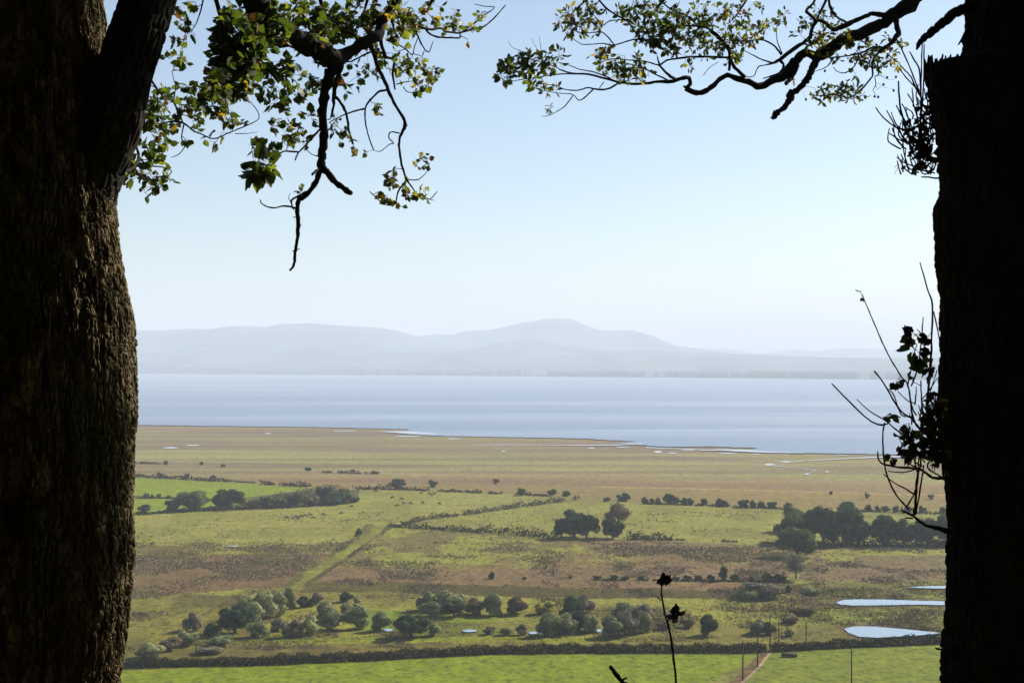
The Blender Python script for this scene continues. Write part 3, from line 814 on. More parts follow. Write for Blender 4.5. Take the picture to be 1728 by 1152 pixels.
# ------------------------------------------------------------------ hedges
def hedge(pts, hpx, wm, mat, label, seed=1, gap=0.0, size=0.42, dens=1.0, lump=0.5, group='hedges between the fields'):
    """hedge along base points of the photo; hpx height in its pixels"""
    rng = np.random.default_rng(seed)
    Pn = [G(x, y) for x, y in pts]; o0 = Pn[0].copy()
    V = []; N = []; S = []
    for i in range(len(Pn)-1):
        a, b = np.array(Pn[i]), np.array(Pn[i+1]); L = np.linalg.norm(b-a)
        ha = (hpx[i] if isinstance(hpx, (list, tuple)) else hpx)*a[1]/F; hb = (hpx[i+1] if isinstance(hpx, (list, tuple)) else hpx)*b[1]/F
        n = int(L*((ha+hb)/2*2+wm)*dens*5/(size/0.42)**2); n = min(n, 70000)
        if n < 1: continue
        t = rng.random(n); c = a[None]+(b-a)[None]*t[:, None]
        s = t*L+i*37.0
        lum = fbm(s/3.2, s*0+seed, 5, 3); gp = fbm(s/9.0, s*0+seed+4, 9, 2)
        h = (ha+(hb-ha)*t)*(1-lump/2+lump*1.6*(lum-0.35))
        an = rng.uniform(0, math.pi, n)
        nx = np.cos(an); nz = np.sin(an)
        side = np.array([(b-a)[1], -(b-a)[0], 0])/L
        r = (0.75+0.3*rng.random(n))
        zz = np.clip(nz, 0.02, 1)**0.55*h*r
        low = rng.random(n) < 0.55; zz = np.where(low, zz*rng.random(n), zz)
        q = c+side[None]*(np.sign(nx)*np.abs(nx)**0.6*wm*0.5*r)[:, None]; q[:, 2] = zz
        nn = side[None]*nx[:, None]; nn[:, 2] = nz; nn = nn+rng.normal(size=(n, 3))*0.5
        kp = gp > gap
        V.append(q[kp]); N.append(nn[kp])
    V = np.vstack(V)-np.array(o0)[None]; N = np.vstack(N)
    Vq, Fq = quads_at(V, N, size, rng, 0.15, 1.3)
    o = mesh_np('hedge', Vq, Fq, M[mat]); o.location = o0
    tag(o, label, 'hedge', group)
    return o
hedge([(150,1128),(230,1125),(420,1121.5),(540,1117),(640,1111.5),(740,1106.5),(850,1101.5),(1000,1100.5),(1150,1100),(1293,1099)], [14,14,17,17,16,16,17,17,17,15], 3.0, 'hedge',
      'long dark clipped hedge behind the bright front field, left of the stony lane', 2, size=0.34, lump=0.45, dens=2.2)
hedge([(1300,1098),(1380,1094),(1460,1090.5),(1600,1083),(1760,1074)], [14,15,16,16,16], 3.0, 'hedge', 'dark clipped hedge behind the front field, right of the stony lane', 3, size=0.34, lump=0.45, dens=2.2)
hedge([(655,888),(720,892),(780,896),(850,900),(905,905),(940,908)], [8,9,10,16,15,18], 5, 'hedge', 'dark ragged hedge leading up to the two field trees', 4, size=0.7, lump=0.9, dens=0.8)
hedge([(1060,909),(1100,911),(1136,911)], [18,14,12], 5, 'hedge', 'short dark hedge right of the two field trees', 5, size=0.7, lump=0.8)
hedge([(1136,911),(1200,913),(1320,917)], [3,4,3], 3, 'hedge_brown', 'thin broken hedge running on to the right wood', 6, gap=0.45, size=0.6)
hedge([(722,876),(780,869),(850,859),(920,850),(985,842)], [9,10,10,10,8], 4, 'hedge_brown', 'slanting brown hedge between the two pastures', 7, size=0.8, lump=0.8, gap=0.30)
hedge([(680,886),(700,881),(714,876)], [8,9,8], 4, 'hedge_brown', 'short brown hedge piece at the foot of the slanting hedge', 8, size=0.7, lump=0.9)
hedge([(600,826),(660,825),(720,828)], [6,8,5], 5, 'hedge', 'far hedge with the rounded dark tree left of the cows', 9, size=1.0, lump=0.9)
hedge([(740,829),(800,831),(870,834),(925,837)], [4,5,5,3], 5, 'hedge', 'thin far hedge right of the cows', 10, size=1.0, lump=0.9, gap=0.33)
hedge([(225,804),(260,806),(300,808)], [6,8,6], 5, 'hedge', 'far hedge of the bright field, left piece', 11, size=1.0, lump=0.8)
hedge([(303,808),(340,811),(388,813)], [7,8,6], 5, 'hedge', 'far hedge of the bright field, middle piece', 12, size=1.0, lump=0.8)
hedge([(388,812),(430,815)], [3,3], 3, 'hedge_brown', 'thin faded hedge joining the pieces beyond the bright field', 13, size=0.8, gap=0.4)
hedge([(440,817.5),(462,818)], [8,7], 6, 'hedge', 'short dark hedge clump above the bright field tip', 14, size=1.0, lump=0.8)
hedge([(472,819),(500,820),(522,821)], [7,10,9], 6, 'hedge', 'dark hedge clump above the right end of the bright field', 15, size=1.0, lump=0.8)
hedge([(225,782),(270,782.5)], [4,4], 6, 'hedge', 'short hedge on the far marsh beside the left trunk', 16, size=1.1, lump=0.9)
hedge([(545,797),(562,797.5)], [5,5], 5, 'hedge', 'short piece of far marsh hedge, left one', 17, size=1.1, lump=0.6)
hedge([(572,798),(608,799)], [6,6], 5, 'hedge', 'short piece of far marsh hedge, middle one', 18, size=1.1, lump=0.6)
hedge([(616,799),(640,799.5)], [5,5], 5, 'hedge', 'short piece of far marsh hedge, right one', 19, size=1.1, lump=0.6)
hedge([(232,840.5),(300,841)], [2.5,2.5], 2, 'hedge', 'thin low hedge crossing the bright field', 20, size=0.6, lump=0.4)
hedge([(230,868),(300,864),(360,861),(420,858),(470,857),(530,853),(585,849)], [5,6,6,12,14,14,10], 9, 'hedge', 'thick hedge at the foot of the bright field', 21, size=0.9, lump=0.9)
hedge([(460,845),(500,840),(540,832),(590,834)], [12,16,16,14], 14, 'hedge_brown', 'brown and green thicket right of the bright field', 22, size=0.9, lump=1.0, dens=0.5)
hedge([(1085,850),(1180,853),(1320,859)], [3,4,4], 4, 'hedge', 'low hedge under the long far row of bushes', 23, size=0.9, lump=0.8)
hedge([(1440,862),(1540,866),(1640,868)], [4,4,4], 4, 'hedge_brown', 'low faded hedge beyond the thin crowned trees', 24, size=0.9, lump=0.9, gap=0.3)
hedge([(1370,922),(1440,921),(1520,921),(1620,921)], [12,16,24,22], 8, 'hedge', 'dark undergrowth hedge along the foot of the right wood', 25, size=0.7, lump=0.9)
hedge([(1000,979),(1100,979.5),(1200,980),(1325,983)], [2.5,3,4,4], 2.5, 'hedge', 'low broken hedge line across the rushy field', 26, size=0.6, lump=0.9, gap=0.35)
for i, (cx, top, base, w, mat, kd, lab) in enumerate([(430,838,858,30,'brown','thorn','brown bush right of the dark round tree'),(447,832,857,24,'thorn','thorn','dark bush second right of the dark round tree'),
    (470,836,855,24,'green','scrub','green bush in the middle of the left thicket by the bright field'),(498,828,854,34,'dark','thorn','large dark bush in the left thicket by the bright field'),
    (548,814,846,36,'thorn','thorn','tall dark bush at the right of the left thicket'),(575,818,850,36,'green','scrub','broad olive bush at the right end of the left thicket'),
    (560,836,853,30,'dark','scrub','low dark bush in front of the tall dark bush'),(528,838,854,26,'brown','scrub','low brown bush before the left thicket'),(598,836,848,20,'thorn','scrub','last low bush at the right tip of the left thicket')]):
    plant('thicket_bush', kd, mat, cx, top, base, w, lab, 'bush', 'bushes of the left thicket')

# ------------------------------------------------------------------ rush tufts: nobody could count them
def rushes():
    rng = np.random.default_rng(8); n0 = 420000
    py = rng.uniform(862, 1100, n0); px = rng.uniform(-250, 2050, n0)
    Y = EYE*F/(py-HZ); X = (px-864)/F*Y
    d = fbm(X/16, Y/24, 61, 4); d2 = fbm(X/60, Y/80, 66, 3)
    v = d*0.65+d2*0.35
    rough = (py > 915)*1.0+(py <= 915)*0.14
    rough = np.where((py > 1096-0.0) , 0, rough)
    frontline = np.interp(px, [-300,150,420,640,850,1300,1460,1640,2100], [1112,1108,1103,1094,1084,1082,1073,1066,1050])
    ok = (py < frontline) & (rng.random(n0) < np.clip((v-0.46)*6, 0.025, 0.85)*rough)
    for poly in (PONDS[0], PONDS[1], PONDS[2],
                 [(600,912),(630,885),(656,884),(630,908),(585,938),(520,980),(500,1000),(478,1000),(512,968),(560,938)], [(230,800),(520,818),(355,864),(230,869)]):
        ok &= ~pip(px, py, poly)
    X = X[ok]; Y = Y[ok]; n = len(X)
    k = 3
    X = np.repeat(X, k)+rng.normal(size=n*k)*0.25; Y = np.repeat(Y, k)+rng.normal(size=n*k)*0.25
    h = (0.25+0.40*rng.random(n*k))*np.clip(Y/600, 0.8, 1.5)
    a = rng.uniform(0, math.pi, n*k); w = h*0.36
    lean = rng.normal(size=(n*k, 2))*0.25*h[:, None]
    z = np.zeros(n*k)
    A = np.stack([X-np.cos(a)*w, Y-np.sin(a)*w, z-0.1], 1); B = np.stack([X+np.cos(a)*w, Y+np.sin(a)*w, z-0.1], 1)
    T = np.stack([X+lean[:, 0], Y+lean[:, 1], h], 1)
    V = np.stack([A, B, T], 1).reshape(-1, 3)
    o = mesh_np('rushes', V, np.arange(len(V)).reshape(-1, 3), M['rush'])
    tag(o, 'brown and olive tufts of rush and rough grass over the wet fields', 'rushes', kind='stuff')
def mk_rush():
    t = NT('rush_tufts'); p = geo(t)
    n = t.noise(t.mapping(p, (0.03,0.02,0.03)), 1.0, 4, 0.6)
    n2 = t.noise(t.mapping(p, (0.4,0.3,0.3)), 1.0, 2, 0.6)
    c = t.ramp(n, [(0.36, (0.20,0.175,0.10)), (0.5, (0.20,0.155,0.112)), (0.62, (0.215,0.205,0.095))])
    c = t.mix(1.0, c, t.ramp(n2, [(0.35, (0.6,0.6,0.6)), (0.65, (1.3,1.25,1.15))]), 'MULTIPLY')
    d = t.node('ShaderNodeBsdfDiffuse'); t.link(c, d.inputs['Color'])
    t.link(d.outputs[0], t.out.inputs['Surface']); return t.m
M['rush'] = mk_rush()
rushes()
# ------------------------------------------------------------------ cows, poles, trough, far shore
def mk_plain(name, lo, hi, scale=6.0, rough=0.8):
    t = NT(name); n = t.noise(objco(t), scale, 4)
    t.pbr(t.ramp(n, [(0.35, lo), (0.65, hi)]), rough, spec=0.2); return t.m
M['cow'] = mk_plain('dark_cow_hide', (0.012,0.010,0.009), (0.035,0.025,0.02), 1.5)
M['cow_pale'] = mk_plain('pale_cow_hide', (0.03,0.022,0.018), (0.45,0.42,0.38), 1.2)
M['pole'] = mk_plain('weathered_pole', (0.02,0.018,0.015), (0.05,0.043,0.035), 3.0)
M['metal'] = mk_plain('grey_metal', (0.10,0.10,0.10), (0.22,0.22,0.21), 2.0, 0.5)
M['glaze'] = mk_plain('pale_glaze', (0.35,0.35,0.33), (0.5,0.5,0.47), 2.0, 0.4)
M['white'] = mk_plain('white_render', (0.72,0.72,0.70), (0.82,0.82,0.80), 0.1)
M['slate'] = mk_plain('slate_roof', (0.10,0.105,0.12), (0.16,0.165,0.18), 0.3)
M['pane'] = mk_plain('dark_pane', (0.02,0.025,0.03), (0.04,0.045,0.05), 0.3, 0.2)

def cow_mesh(mat, lying=False):
    """one skinned body: trunk, neck, head, four jointed legs, tail; head down to graze"""
    me = bpy.data.meshes.new('body')
    v = [(0,0,1.15),(0.45,0,1.12),(0.85,0,1.18),(-0.45,0,1.12),(-0.85,0,1.22),
         (1.15,0,1.05),(1.45,0,0.65),(1.62,0,0.32),(1.72,0,0.15),
         (0.72,0.24,0.75),(0.70,0.24,0.40),(0.72,0.24,0.0),(0.72,-0.24,0.75),(0.74,-0.24,0.40),(0.80,-0.24,0.0),
         (-0.70,0.24,0.80),(-0.86,0.24,0.45),(-0.80,0.24,0.0),(-0.74,-0.24,0.80),(-0.92,-0.24,0.45),(-0.92,-0.24,0.0),
         (-1.05,0,1.20),(-1.10,0,0.75),(-1.08,0,0.5)]
    r = [0.40,0.40,0.33,0.42,0.30,0.20,0.15,0.15,0.10,0.13,0.07,0.07,0.13,0.07,0.07,0.16,0.08,0.07,0.16,0.08,0.07,0.06,0.035,0.06]
    e = [(0,1),(1,2),(0,3),(3,4),(2,5),(5,6),(6,7),(7,8),(2,9),(9,10),(10,11),(2,12),(12,13),(13,14),(4,15),(15,16),(16,17),(4,18),(18,19),(19,20),(4,21),(21,22),(22,23)]
    if lying:
        v = [(x, y*1.6, max(z-0.62, 0.1)) for x, y, z in v]
        for i in (5,6,7,8): v[i] = (v[i][0]*0.95, 0, [0.75,0.95,0.95,0.85][i-5])
    me.from_pydata(v, e, [])
    o = bpy.data.objects.new('tmp', me); COL.objects.link(o)
    s = o.modifiers.new('s', 'SKIN'); s.use_smooth_shade = True
    sub = o.modifiers.new('d', 'SUBSURF'); sub.levels = 1
    for i, sv in enumerate(me.skin_vertices[0].data): sv.radius = (r[i], r[i]); sv.use_root = (i == 0)
    bpy.context.view_layer.update()
    dg = bpy.context.evaluated_depsgraph_get()
    out = bpy.data.meshes.new_from_object(o.evaluated_get(dg)); out.name = 'cow'
    out.materials.clear(); out.materials.append(mat)
    bpy.data.objects.remove(o); return out
CD = cow_mesh(M['cow']); CP = cow_mesh(M['cow_pale']); CL = cow_mesh(M['cow'], True)
rc = random.Random(12)
def cow(x, y, me, label, group):
    o = bpy.data.objects.new('cow', me); COL.objects.link(o); o.location = G(x, y, 0.02); o.rotation_euler = (0, 0, rc.choice([0, math.pi])+rc.uniform(-0.9, 0.9))
    s = 1.05; o.scale = (s, s, s); tag(o, label, 'cow', group)
for x, y, lab in ((722.5,827.5,'dark cow at the hedge, topmost of the knot under the small round tree'),(725,834.5,'dark cow at the left of the three touching cows under the small round tree'),(728,837,'dark cow lowest in the knot under the small round tree'),(733,834.5,'dark cow at the right of the three touching cows under the small round tree')): cow(x, y, CD, lab, 'cows by the small round tree')
for x, y, lab in ((662.6,841,'dark cow at the far left of the spread out cows, nearest the far hedge'),(677.3,843.5,'dark cow behind the first of the lower row in the upper pasture'),(680.7,851,'dark cow, left one of the lower row of four in the upper pasture'),
    (693.8,851,'dark cow, second from the left in the lower row of four'),(713.2,850,'dark cow, third from the left in the lower row of four'),(741.2,851.5,'dark cow, rightmost of the lower row of four in the upper pasture'),
    (670.6,854.5,'dark cow nearest to us among the spread out cows of the upper pasture'),(710.5,833.5,'dark cow just left of the knot under the small round tree')): cow(x, y, CD, lab, 'cows spread over the upper pasture')
for x, y, k in ((494,874.8,1),(499.5,873.6,0),(503.5,875,2),(507.5,873.4,0),(514,872,0),(523.5,870.8,0),(529,876,0)):
    cow(x, y, [CD, CP, CL][k], {0: {499: 'dark cow squeezed between the pale and the lying cow of the herd', 507: 'dark cow just right of the lying cow in the herd', 514: 'dark cow in the middle of the left pasture herd', 523: 'dark cow second from the right end of the herd', 529: 'dark cow at the right end of the huddled herd'}[int(x)] if k == 0 else '', 1: 'pale patched cow at the left end of the huddled herd in the left pasture', 2: 'dark cow lying down in the huddled herd of the left pasture'}[k], 'huddled herd in the left pasture')
for x, y, lab in ((546,870,'dark cow standing apart, right of the huddled herd'),(576,868,'dark cow alone, midway between the herd and the green lane'),(593.5,856.2,'dark cow close below the left thicket tip'),(634.5,830.2,'dark cow by the far hedge, left of the rounded hedge tree'),(483.5,874.8,'dark cow just left of the huddled herd')):
    cow(x, y, CD, lab, 'single cows of the left pasture')

def pole(x, base, top, label, arm=False, thick=0.16, group='poles beside the farm lane'):
    g = G(x, base); h = (base-top)*g.y/F
    r = empty('utility_pole', g, label, 'pole', group)
    a = Acc(); a.add(*tube([(0,0,-0.5),(0,0,h*0.5),(0.02,0,h)], [thick*1.3, thick*1.15, thick*0.95], 10)); a.build('post', M['pole'], r, True)
    if arm:
        b = Acc(); b.add(*tube([(-0.85,0,h-0.55),(0.85,0,h-0.55)], [0.07,0.07], 6)); b.build('crossarm', M['pole'], r)
        for k in (-0.75, 0, 0.75):
            z = h-0.5 if k else h
            c = Acc(); c.add(*tube([(k,0,z),(k,0,z+0.12),(k,0,z+0.26)], [0.05,0.09,0.04], 8)); c.build('insulator', M['glaze'], r, True)
pole(1253.5,1146,1081,'tall pole with crossarm in the bright field, left of the stony lane', True)
pole(1278.5,1124,1066,'tall pole with crossarm standing beside the stony lane', True)
pole(1299.5,1088,1035,'tall pole just behind the hedge where the lane meets it', True)
pole(1314,1082,1045,'thin pole behind the hedge, first right of the lane end', False, 0.12)
pole(1328.5,1075,1050,'short thin pole behind the hedge, between two taller ones', False, 0.10)
pole(1360.5,1083,1047,'thin pole alone left of the leaf shaped pond', False, 0.13)
pole(1437,1152,1095.5,'tall single pole in the right bright field below the pond', True)
pole(1336,1030,1004,'small far pole on the lane below the grey domed tree', False, 0.10)
pole(875,1080,1066,'small post standing in the rough grass behind the front hedge', False, 0.09)

def trough():
    g = G(1332, 1107.5); r = empty('feed_trough', g, 'low dark cattle feeder lying in the bright field right of the lane', 'feeder')
    a = Acc()
    def box(x0, x1, y0, y1, z0, z1):
        V = np.array([(x0,y0,z0),(x1,y0,z0),(x1,y1,z0),(x0,y1,z0),(x0,y0,z1),(x1,y0,z1),(x1,y1,z1),(x0,y1,z1)], dtype=float)
        return V, np.array([(0,3,2,1),(4,5,6,7),(0,1,5,4),(1,2,6,5),(2,3,7,6),(3,0,4,7)])
    a.add(*box(-2.2,2.2,-0.7,-0.62,0.25,0.85)); a.add(*box(-2.2,2.2,0.62,0.7,0.25,0.85)); a.add(*box(-2.2,-2.1,-0.62,0.62,0.25,0.85)); a.add(*box(2.1,2.2,-0.62,0.62,0.25,0.85)); a.add(*box(-2.1,2.1,-0.62,0.62,0.25,0.33))
    a.build('tub', M['cow'], r)
    b = Acc()
    b.add(*box(-2.25,2.25,-0.78,-0.70,0.85,0.93)); b.add(*box(-2.25,2.25,0.70,0.78,0.85,0.93)); b.build('rail', M['metal'], r)
    for x in (-1.9, 1.9):
        for y in (-0.6, 0.6):
            c = Acc(); c.add(*tube([(x,y,-0.1),(x,y,0.26)], [0.06,0.06], 6)); c.build('leg', M['metal'], r)
trough()

# far shore: a belt of trees and a few white farms
def far_belt():
    rng = np.random.default_rng(71); V = []; N = []
    n = 52000
    px = rng.uniform(-200, 1900, n)
    sy = np.interp(px, [p[0] for p in SHORE], [p[1] for p in SHORE])
    keep = fbm(px/26.0, px*0+3, 5, 4) > 0.38
    px = px[keep]; sy = sy[keep]; m = len(px)
    row = rng.integers(0, 4, m)
    Y = EYE*F/(sy-HZ)+np.array([60, 260, 620, 1100])[row]+rng.normal(size=m)*25
    X = (px-864)/F*Y
    h = (6+22*fbm(px/9.0, row*7.0, 9, 3)**1.2)
    z = h*rng.random(m)+2+np.array([0,2,6,11])[row]
    Pn = np.stack([X, Y, z], 1)
    Vq, Fq = quads_at(Pn, rng.normal(size=(m, 3)), 13.0, rng, 0, 0.9)
    o = mesh_np('shore_woods', Vq, Fq, M['dark'])
    tag(o, 'broken belt of dark woods and hedges along the far shore', 'woods', kind='stuff')
far_belt()
def farm(px, py, w, label):
    Y = EYE*F/(float(np.interp(px, [p[0] for p in SHORE], [p[1] for p in SHORE]))-HZ)+150+(633-py)*30
    x = (px-864)/F*Y; L = w*Y/F; r = empty('farm_building', (x, Y, 4.0+(632-py)*2.0), label, 'building', 'white buildings on the far shore')
    hw = L/2; d = 7.0; h = 6.0; rf = 4.0
    V = np.array([(-hw,-d,-6),(hw,-d,-6),(hw,d,-6),(-hw,d,-6),(-hw,-d,h),(hw,-d,h),(hw,d,h),(-hw,d,h)], dtype=float)
    mesh_np('walls', V, np.array([(0,1,5,4),(1,2,6,5),(2,3,7,6),(3,0,4,7)]), M['white'], False, r)
    Vr = np.array([(-hw-0.5,-d-0.6,h-0.2),(hw+0.5,-d-0.6,h-0.2),(hw+0.5,0,h+rf),(-hw-0.5,0,h+rf),(hw+0.5,d+0.6,h-0.2),(-hw-0.5,d+0.6,h-0.2)], dtype=float)
    mesh_np('roof', Vr, np.array([(0,1,2,3),(3,2,4,5)]), M['slate'], False, r)
    Vg = np.array([(-hw,-d,h),(-hw,d,h),(-hw,0,h+rf-0.3),(-hw,0,h+rf-0.31),(hw,-d,h),(hw,d,h),(hw,0,h+rf-0.3),(hw,0,h+rf-0.31)], dtype=float)
    mesh_np('gables', Vg, np.array([(0,2,3,1),(4,5,7,6)]), M['white'], False, r)
for px, py, w, lab in ((345,627,14,'long white building on the far shore, nearest to the left trunk'),(288,622,6,'small white house on the far shore, left of the long white building'),(375,622,5,'small white house on the far shore, right of the long white building'),
    (487,616,8,'white farm set back on the far slope, left of the middle'),(785,627,16,'long white building on the far shore below the gap between the hills'),(870,625,6,'small white house on the far shore under the high hill')):
    farm(px, py, w, lab)
# ------------------------------------------------------------------ the wooded brow the eye stands on
def hill_z(x, y):
    x = np.asarray(x, dtype=float); y = np.asarray(y, dtype=float)
    f = 83.3-0.42*np.maximum(y, 0)-0.34*np.minimum(y, 0)
    f = f + (fbm(x/3.1, y/3.1, 88, 4)-0.5)*0.45*np.clip(np.abs(y)/6, 0.3, 1)
    return f
def brow():
    xs = np.concatenate([np.linspace(-260,-14,40,endpoint=False), np.linspace(-14,14,90,endpoint=False), np.linspace(14,260,40)])
    ys = np.concatenate([np.linspace(-90,-6,30,endpoint=False), np.linspace(-6,18,90,endpoint=False), np.linspace(18,202,70)])
    XX, YY = np.meshgrid(xs, ys)
    Z = hill_z(XX.ravel(), YY.ravel()); Z = np.maximum(Z, -2)
    o = mesh_np('hillside', np.stack([XX.ravel(), YY.ravel(), Z], 1), grid_faces(len(ys), len(xs)), M['litter'], smooth=True)
    tag(o, 'steep leaf strewn slope falling away below the two trees', kind='structure')
def mk_litter():
    t = NT('leaf_litter'); p = geo(t)
    n = t.noise(t.mapping(p, (1,1,1)), 14.0, 5, 0.7)
    c = t.ramp(n, [(0.35, (0.018,0.013,0.009)), (0.5, (0.03,0.028,0.012)), (0.66, (0.06,0.038,0.018))])
    t.pbr(c, 0.95, t.bump(n, 0.8, 0.03), spec=0.05); return t.m
M['litter'] = mk_litter()
brow()

def mk_bark(name, lo, mid, hi, moss):
    t = NT(name); p = objco(t)
    n = t.noise(t.mapping(p, (26,26,9)), 1.0, 6, 0.68, 0.4)
    n2 = t.noise(t.mapping(p, (3,3,1.6)), 1.0, 4, 0.6)
    n3 = t.noise(t.mapping(p, (90,90,45)), 1.0, 3, 0.6)
    c = t.ramp(n, [(0.34, lo), (0.5, mid), (0.66, hi)])
    c = t.mix(t.ramp(n2, [(0.48, (0,0,0)), (0.66, (0.75,0.75,0.75))]), c, moss)
    c = t.mix(0.5, c, t.ramp(n3, [(0.3, (0.4,0.4,0.4)), (0.7, (1.5,1.5,1.5))]), 'MULTIPLY')
    h = t.math('ADD', t.math('MULTIPLY', n, 0.6), t.math('MULTIPLY', n3, 0.4))
    t.pbr(c, 0.92, t.bump(h, 0.9, 0.008), spec=0.08); return t.m
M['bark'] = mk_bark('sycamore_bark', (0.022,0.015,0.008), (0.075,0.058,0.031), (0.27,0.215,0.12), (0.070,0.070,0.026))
M['bark_shaded'] = mk_bark('shaded_bark', (0.012,0.010,0.008), (0.020,0.017,0.014), (0.034,0.029,0.024), (0.020,0.022,0.012))  # darker bark: shade on the bough and right trunk is put into its colour
def mk_twig():
    t = NT('twig_bark'); n = t.noise(objco(t), 30.0, 3)
    t.pbr(t.ramp(n, [(0.3,(0.022,0.018,0.014)), (0.7,(0.055,0.046,0.036))]), 0.8, spec=0.1); return t.m
M['twig'] = mk_twig()
def mk_bigleaf(name, base, trans, hi):
    t = NT(name); p = objco(t)
    n = t.noise(p, 9.0, 2, 0.5); c = t.ramp(n, [(0.38, base), (0.62, hi)])
    d = t.node('ShaderNodeBsdfPrincipled'); t.link(c, d.inputs['Base Color']); d.inputs['Roughness'].default_value = 0.55; d.inputs['Specular IOR Level'].default_value = 0.25
    tr = t.node('ShaderNodeBsdfTranslucent')
    t.link(t.mix(1.0, c, (2.6,2.4,0.9), 'MULTIPLY'), tr.inputs['Color'])
    mx = t.node('ShaderNodeMixShader'); mx.inputs[0].default_value = trans
    t.link(d.outputs[0], mx.inputs[1]); t.link(tr.outputs[0], mx.inputs[2])
    t.link(mx.outputs[0], t.out.inputs['Surface']); return t.m
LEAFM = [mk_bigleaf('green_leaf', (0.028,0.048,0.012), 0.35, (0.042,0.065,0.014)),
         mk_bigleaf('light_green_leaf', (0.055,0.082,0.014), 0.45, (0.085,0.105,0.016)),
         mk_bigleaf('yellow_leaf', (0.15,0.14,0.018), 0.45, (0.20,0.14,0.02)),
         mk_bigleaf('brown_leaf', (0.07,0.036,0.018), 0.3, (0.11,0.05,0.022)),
         mk_bigleaf('silhouette_leaf', (0.010,0.008,0.006), 0.08, (0.018,0.014,0.01))]  # last one: backlit silhouette put into a near-black leaf colour

def crackle(u, v, seed):
    """distance to the edge of stretched cells: the plates of old bark"""
    iu = np.floor(u).astype(np.int64); iv = np.floor(v).astype(np.int64)
    f1 = np.full(u.shape, 9.0); f2 = np.full(u.shape, 9.0); hid = np.zeros(u.shape)
    for a in (-1, 0, 1):
        for b in (-1, 0, 1):
            ju = iu+a; jv = iv+b
            cx = ju+_hash(ju, jv, seed); cy = jv+_hash(ju, jv, seed+7)
            d = np.sqrt((cx-u)**2+(cy-v)**2)
            m = d < f1
            f2 = np.where(m, f1, np.minimum(f2, d)); hid = np.where(m, _hash(ju, jv, seed+13), hid); f1 = np.where(m, d, f1)
    return f2-f1, hid

def trunk_mesh(name, zs, cx, cy, rad, mat, parent, a_lo, a_hi, n_dense=300, n_sparse=60, amp=0.012, seed=1, edge=None, cw=0.030, ch=0.075):
    """upright trunk: ring centres and radii by height, fine bark on the side that is seen (a_lo..a_hi)"""
    an = np.concatenate([np.linspace(a_lo, a_hi, n_dense, endpoint=False), np.linspace(a_hi, a_lo+2*math.pi, n_sparse, endpoint=False)])
    A, Zg = np.meshgrid(an, zs)
    RR = np.repeat(rad[:, None], len(an), 1)
    if edge is not None: RR = RR+edge(A, Zg)
    u = A*RR.mean()/cw; v = Zg/ch
    wx = fbm(u*0.45, v*0.45, seed+2, 3)-0.5; wy = fbm(u*0.45+40, v*0.45, seed+5, 3)-0.5
    e, hid = crackle(u+wx*1.3, v+wy*1.6, seed)
    e2, hid2 = crackle(u*2.1+wx*2+5, v*1.9+wy*2, seed+3)
    disp = np.clip(e/0.28, 0, 1)**0.7*(0.55+0.6*hid)+np.clip(e2/0.3, 0, 1)*0.30*(0.5+hid2)
    disp = disp+(fbm(u*2.5, v*3.0, seed+9, 3)-0.5)*0.5
    fis = np.abs(fbm(A*7.0+fbm(A*3, Zg*1.5, seed+30, 2)*2.2, Zg*1.3, seed+31, 3)-0.5)*2
    disp = disp-0.9*np.clip(1-fis/0.10, 0, 1)
    disp = disp*(0.55+0.95*fbm(A*2.2, Zg*1.9, seed+33, 3))
    big = (fbm(A*1.7, Zg*1.6, seed+20, 3)-0.5)+0.5*(fbm(A*4.0, Zg*5.0, seed+24, 2)-0.5)
    r = RR+amp*(disp-0.7)+big*amp*3.0
    X = cx[:, None]+r*np.cos(A); Y = cy[:, None]+r*np.sin(A)
    V = np.stack([X.ravel(), Y.ravel(), Zg.ravel()], 1)
    nc = len(an); nr = len(zs)
    i = np.arange(nr-1)[:, None]*nc; j = np.arange(nc)[None, :]; j2 = (j+1) % nc
    Fq = np.stack([(i+j).ravel(), (i+j2).ravel(), (i+nc+j2).ravel(), (i+nc+j).ravel()], 1)
    return mesh_np(name, V, Fq, mat, True, parent)

def bark_limb(name, pts, mat, parent, off, amp=0.010, seed=4, sides=150):
    p = np.array([tuple(P(a, b, c)) for a, b, c, d in pts]); r = np.array([d*c/F/2 for a, b, c, d in pts])
    n = len(p); q = []; rr = []; m = 34
    for i in range(n-1):
        p0 = p[max(i-1, 0)]; p1 = p[i]; p2 = p[i+1]; p3 = p[min(i+2, n-1)]
        for k in range(m):
            t = k/m
            q.append(0.5*((2*p1)+(-p0+p2)*t+(2*p0-5*p1+4*p2-p3)*t*t+(-p0+3*p1-3*p2+p3)*t**3)); rr.append(r[i]+(r[i+1]-r[i])*t)
    q = np.array(q); rr = np.array(rr); V, Fq = tube(q, rr, sides, False)
    L = np.concatenate([[0], np.cumsum(np.linalg.norm(np.diff(q, axis=0), axis=1))])
    A, S = np.meshgrid(np.linspace(0, 2*math.pi, sides, endpoint=False), L)
    u = A*rr.mean()/0.022; v = S/0.07
    e, hid = crackle(u+fbm(u*.4, v*.4, seed)*1.5, v+fbm(u*.4+9, v*.4, seed+1)*1.5, seed)
    dsp = amp*(np.clip(e/0.3, 0, 1)*(0.5+hid*0.6)-0.5)+(fbm(A*1.2, S*4, seed+6)-0.5)*0.03
    C = np.repeat(q, sides, 0); N = V[:len(C)]-C; N /= np.linalg.norm(N, axis=1, keepdims=True)
    V = C+N*(np.repeat(rr, sides)+dsp.ravel())[:, None]
    return mesh_np(name, V, Fq, mat, True, parent)

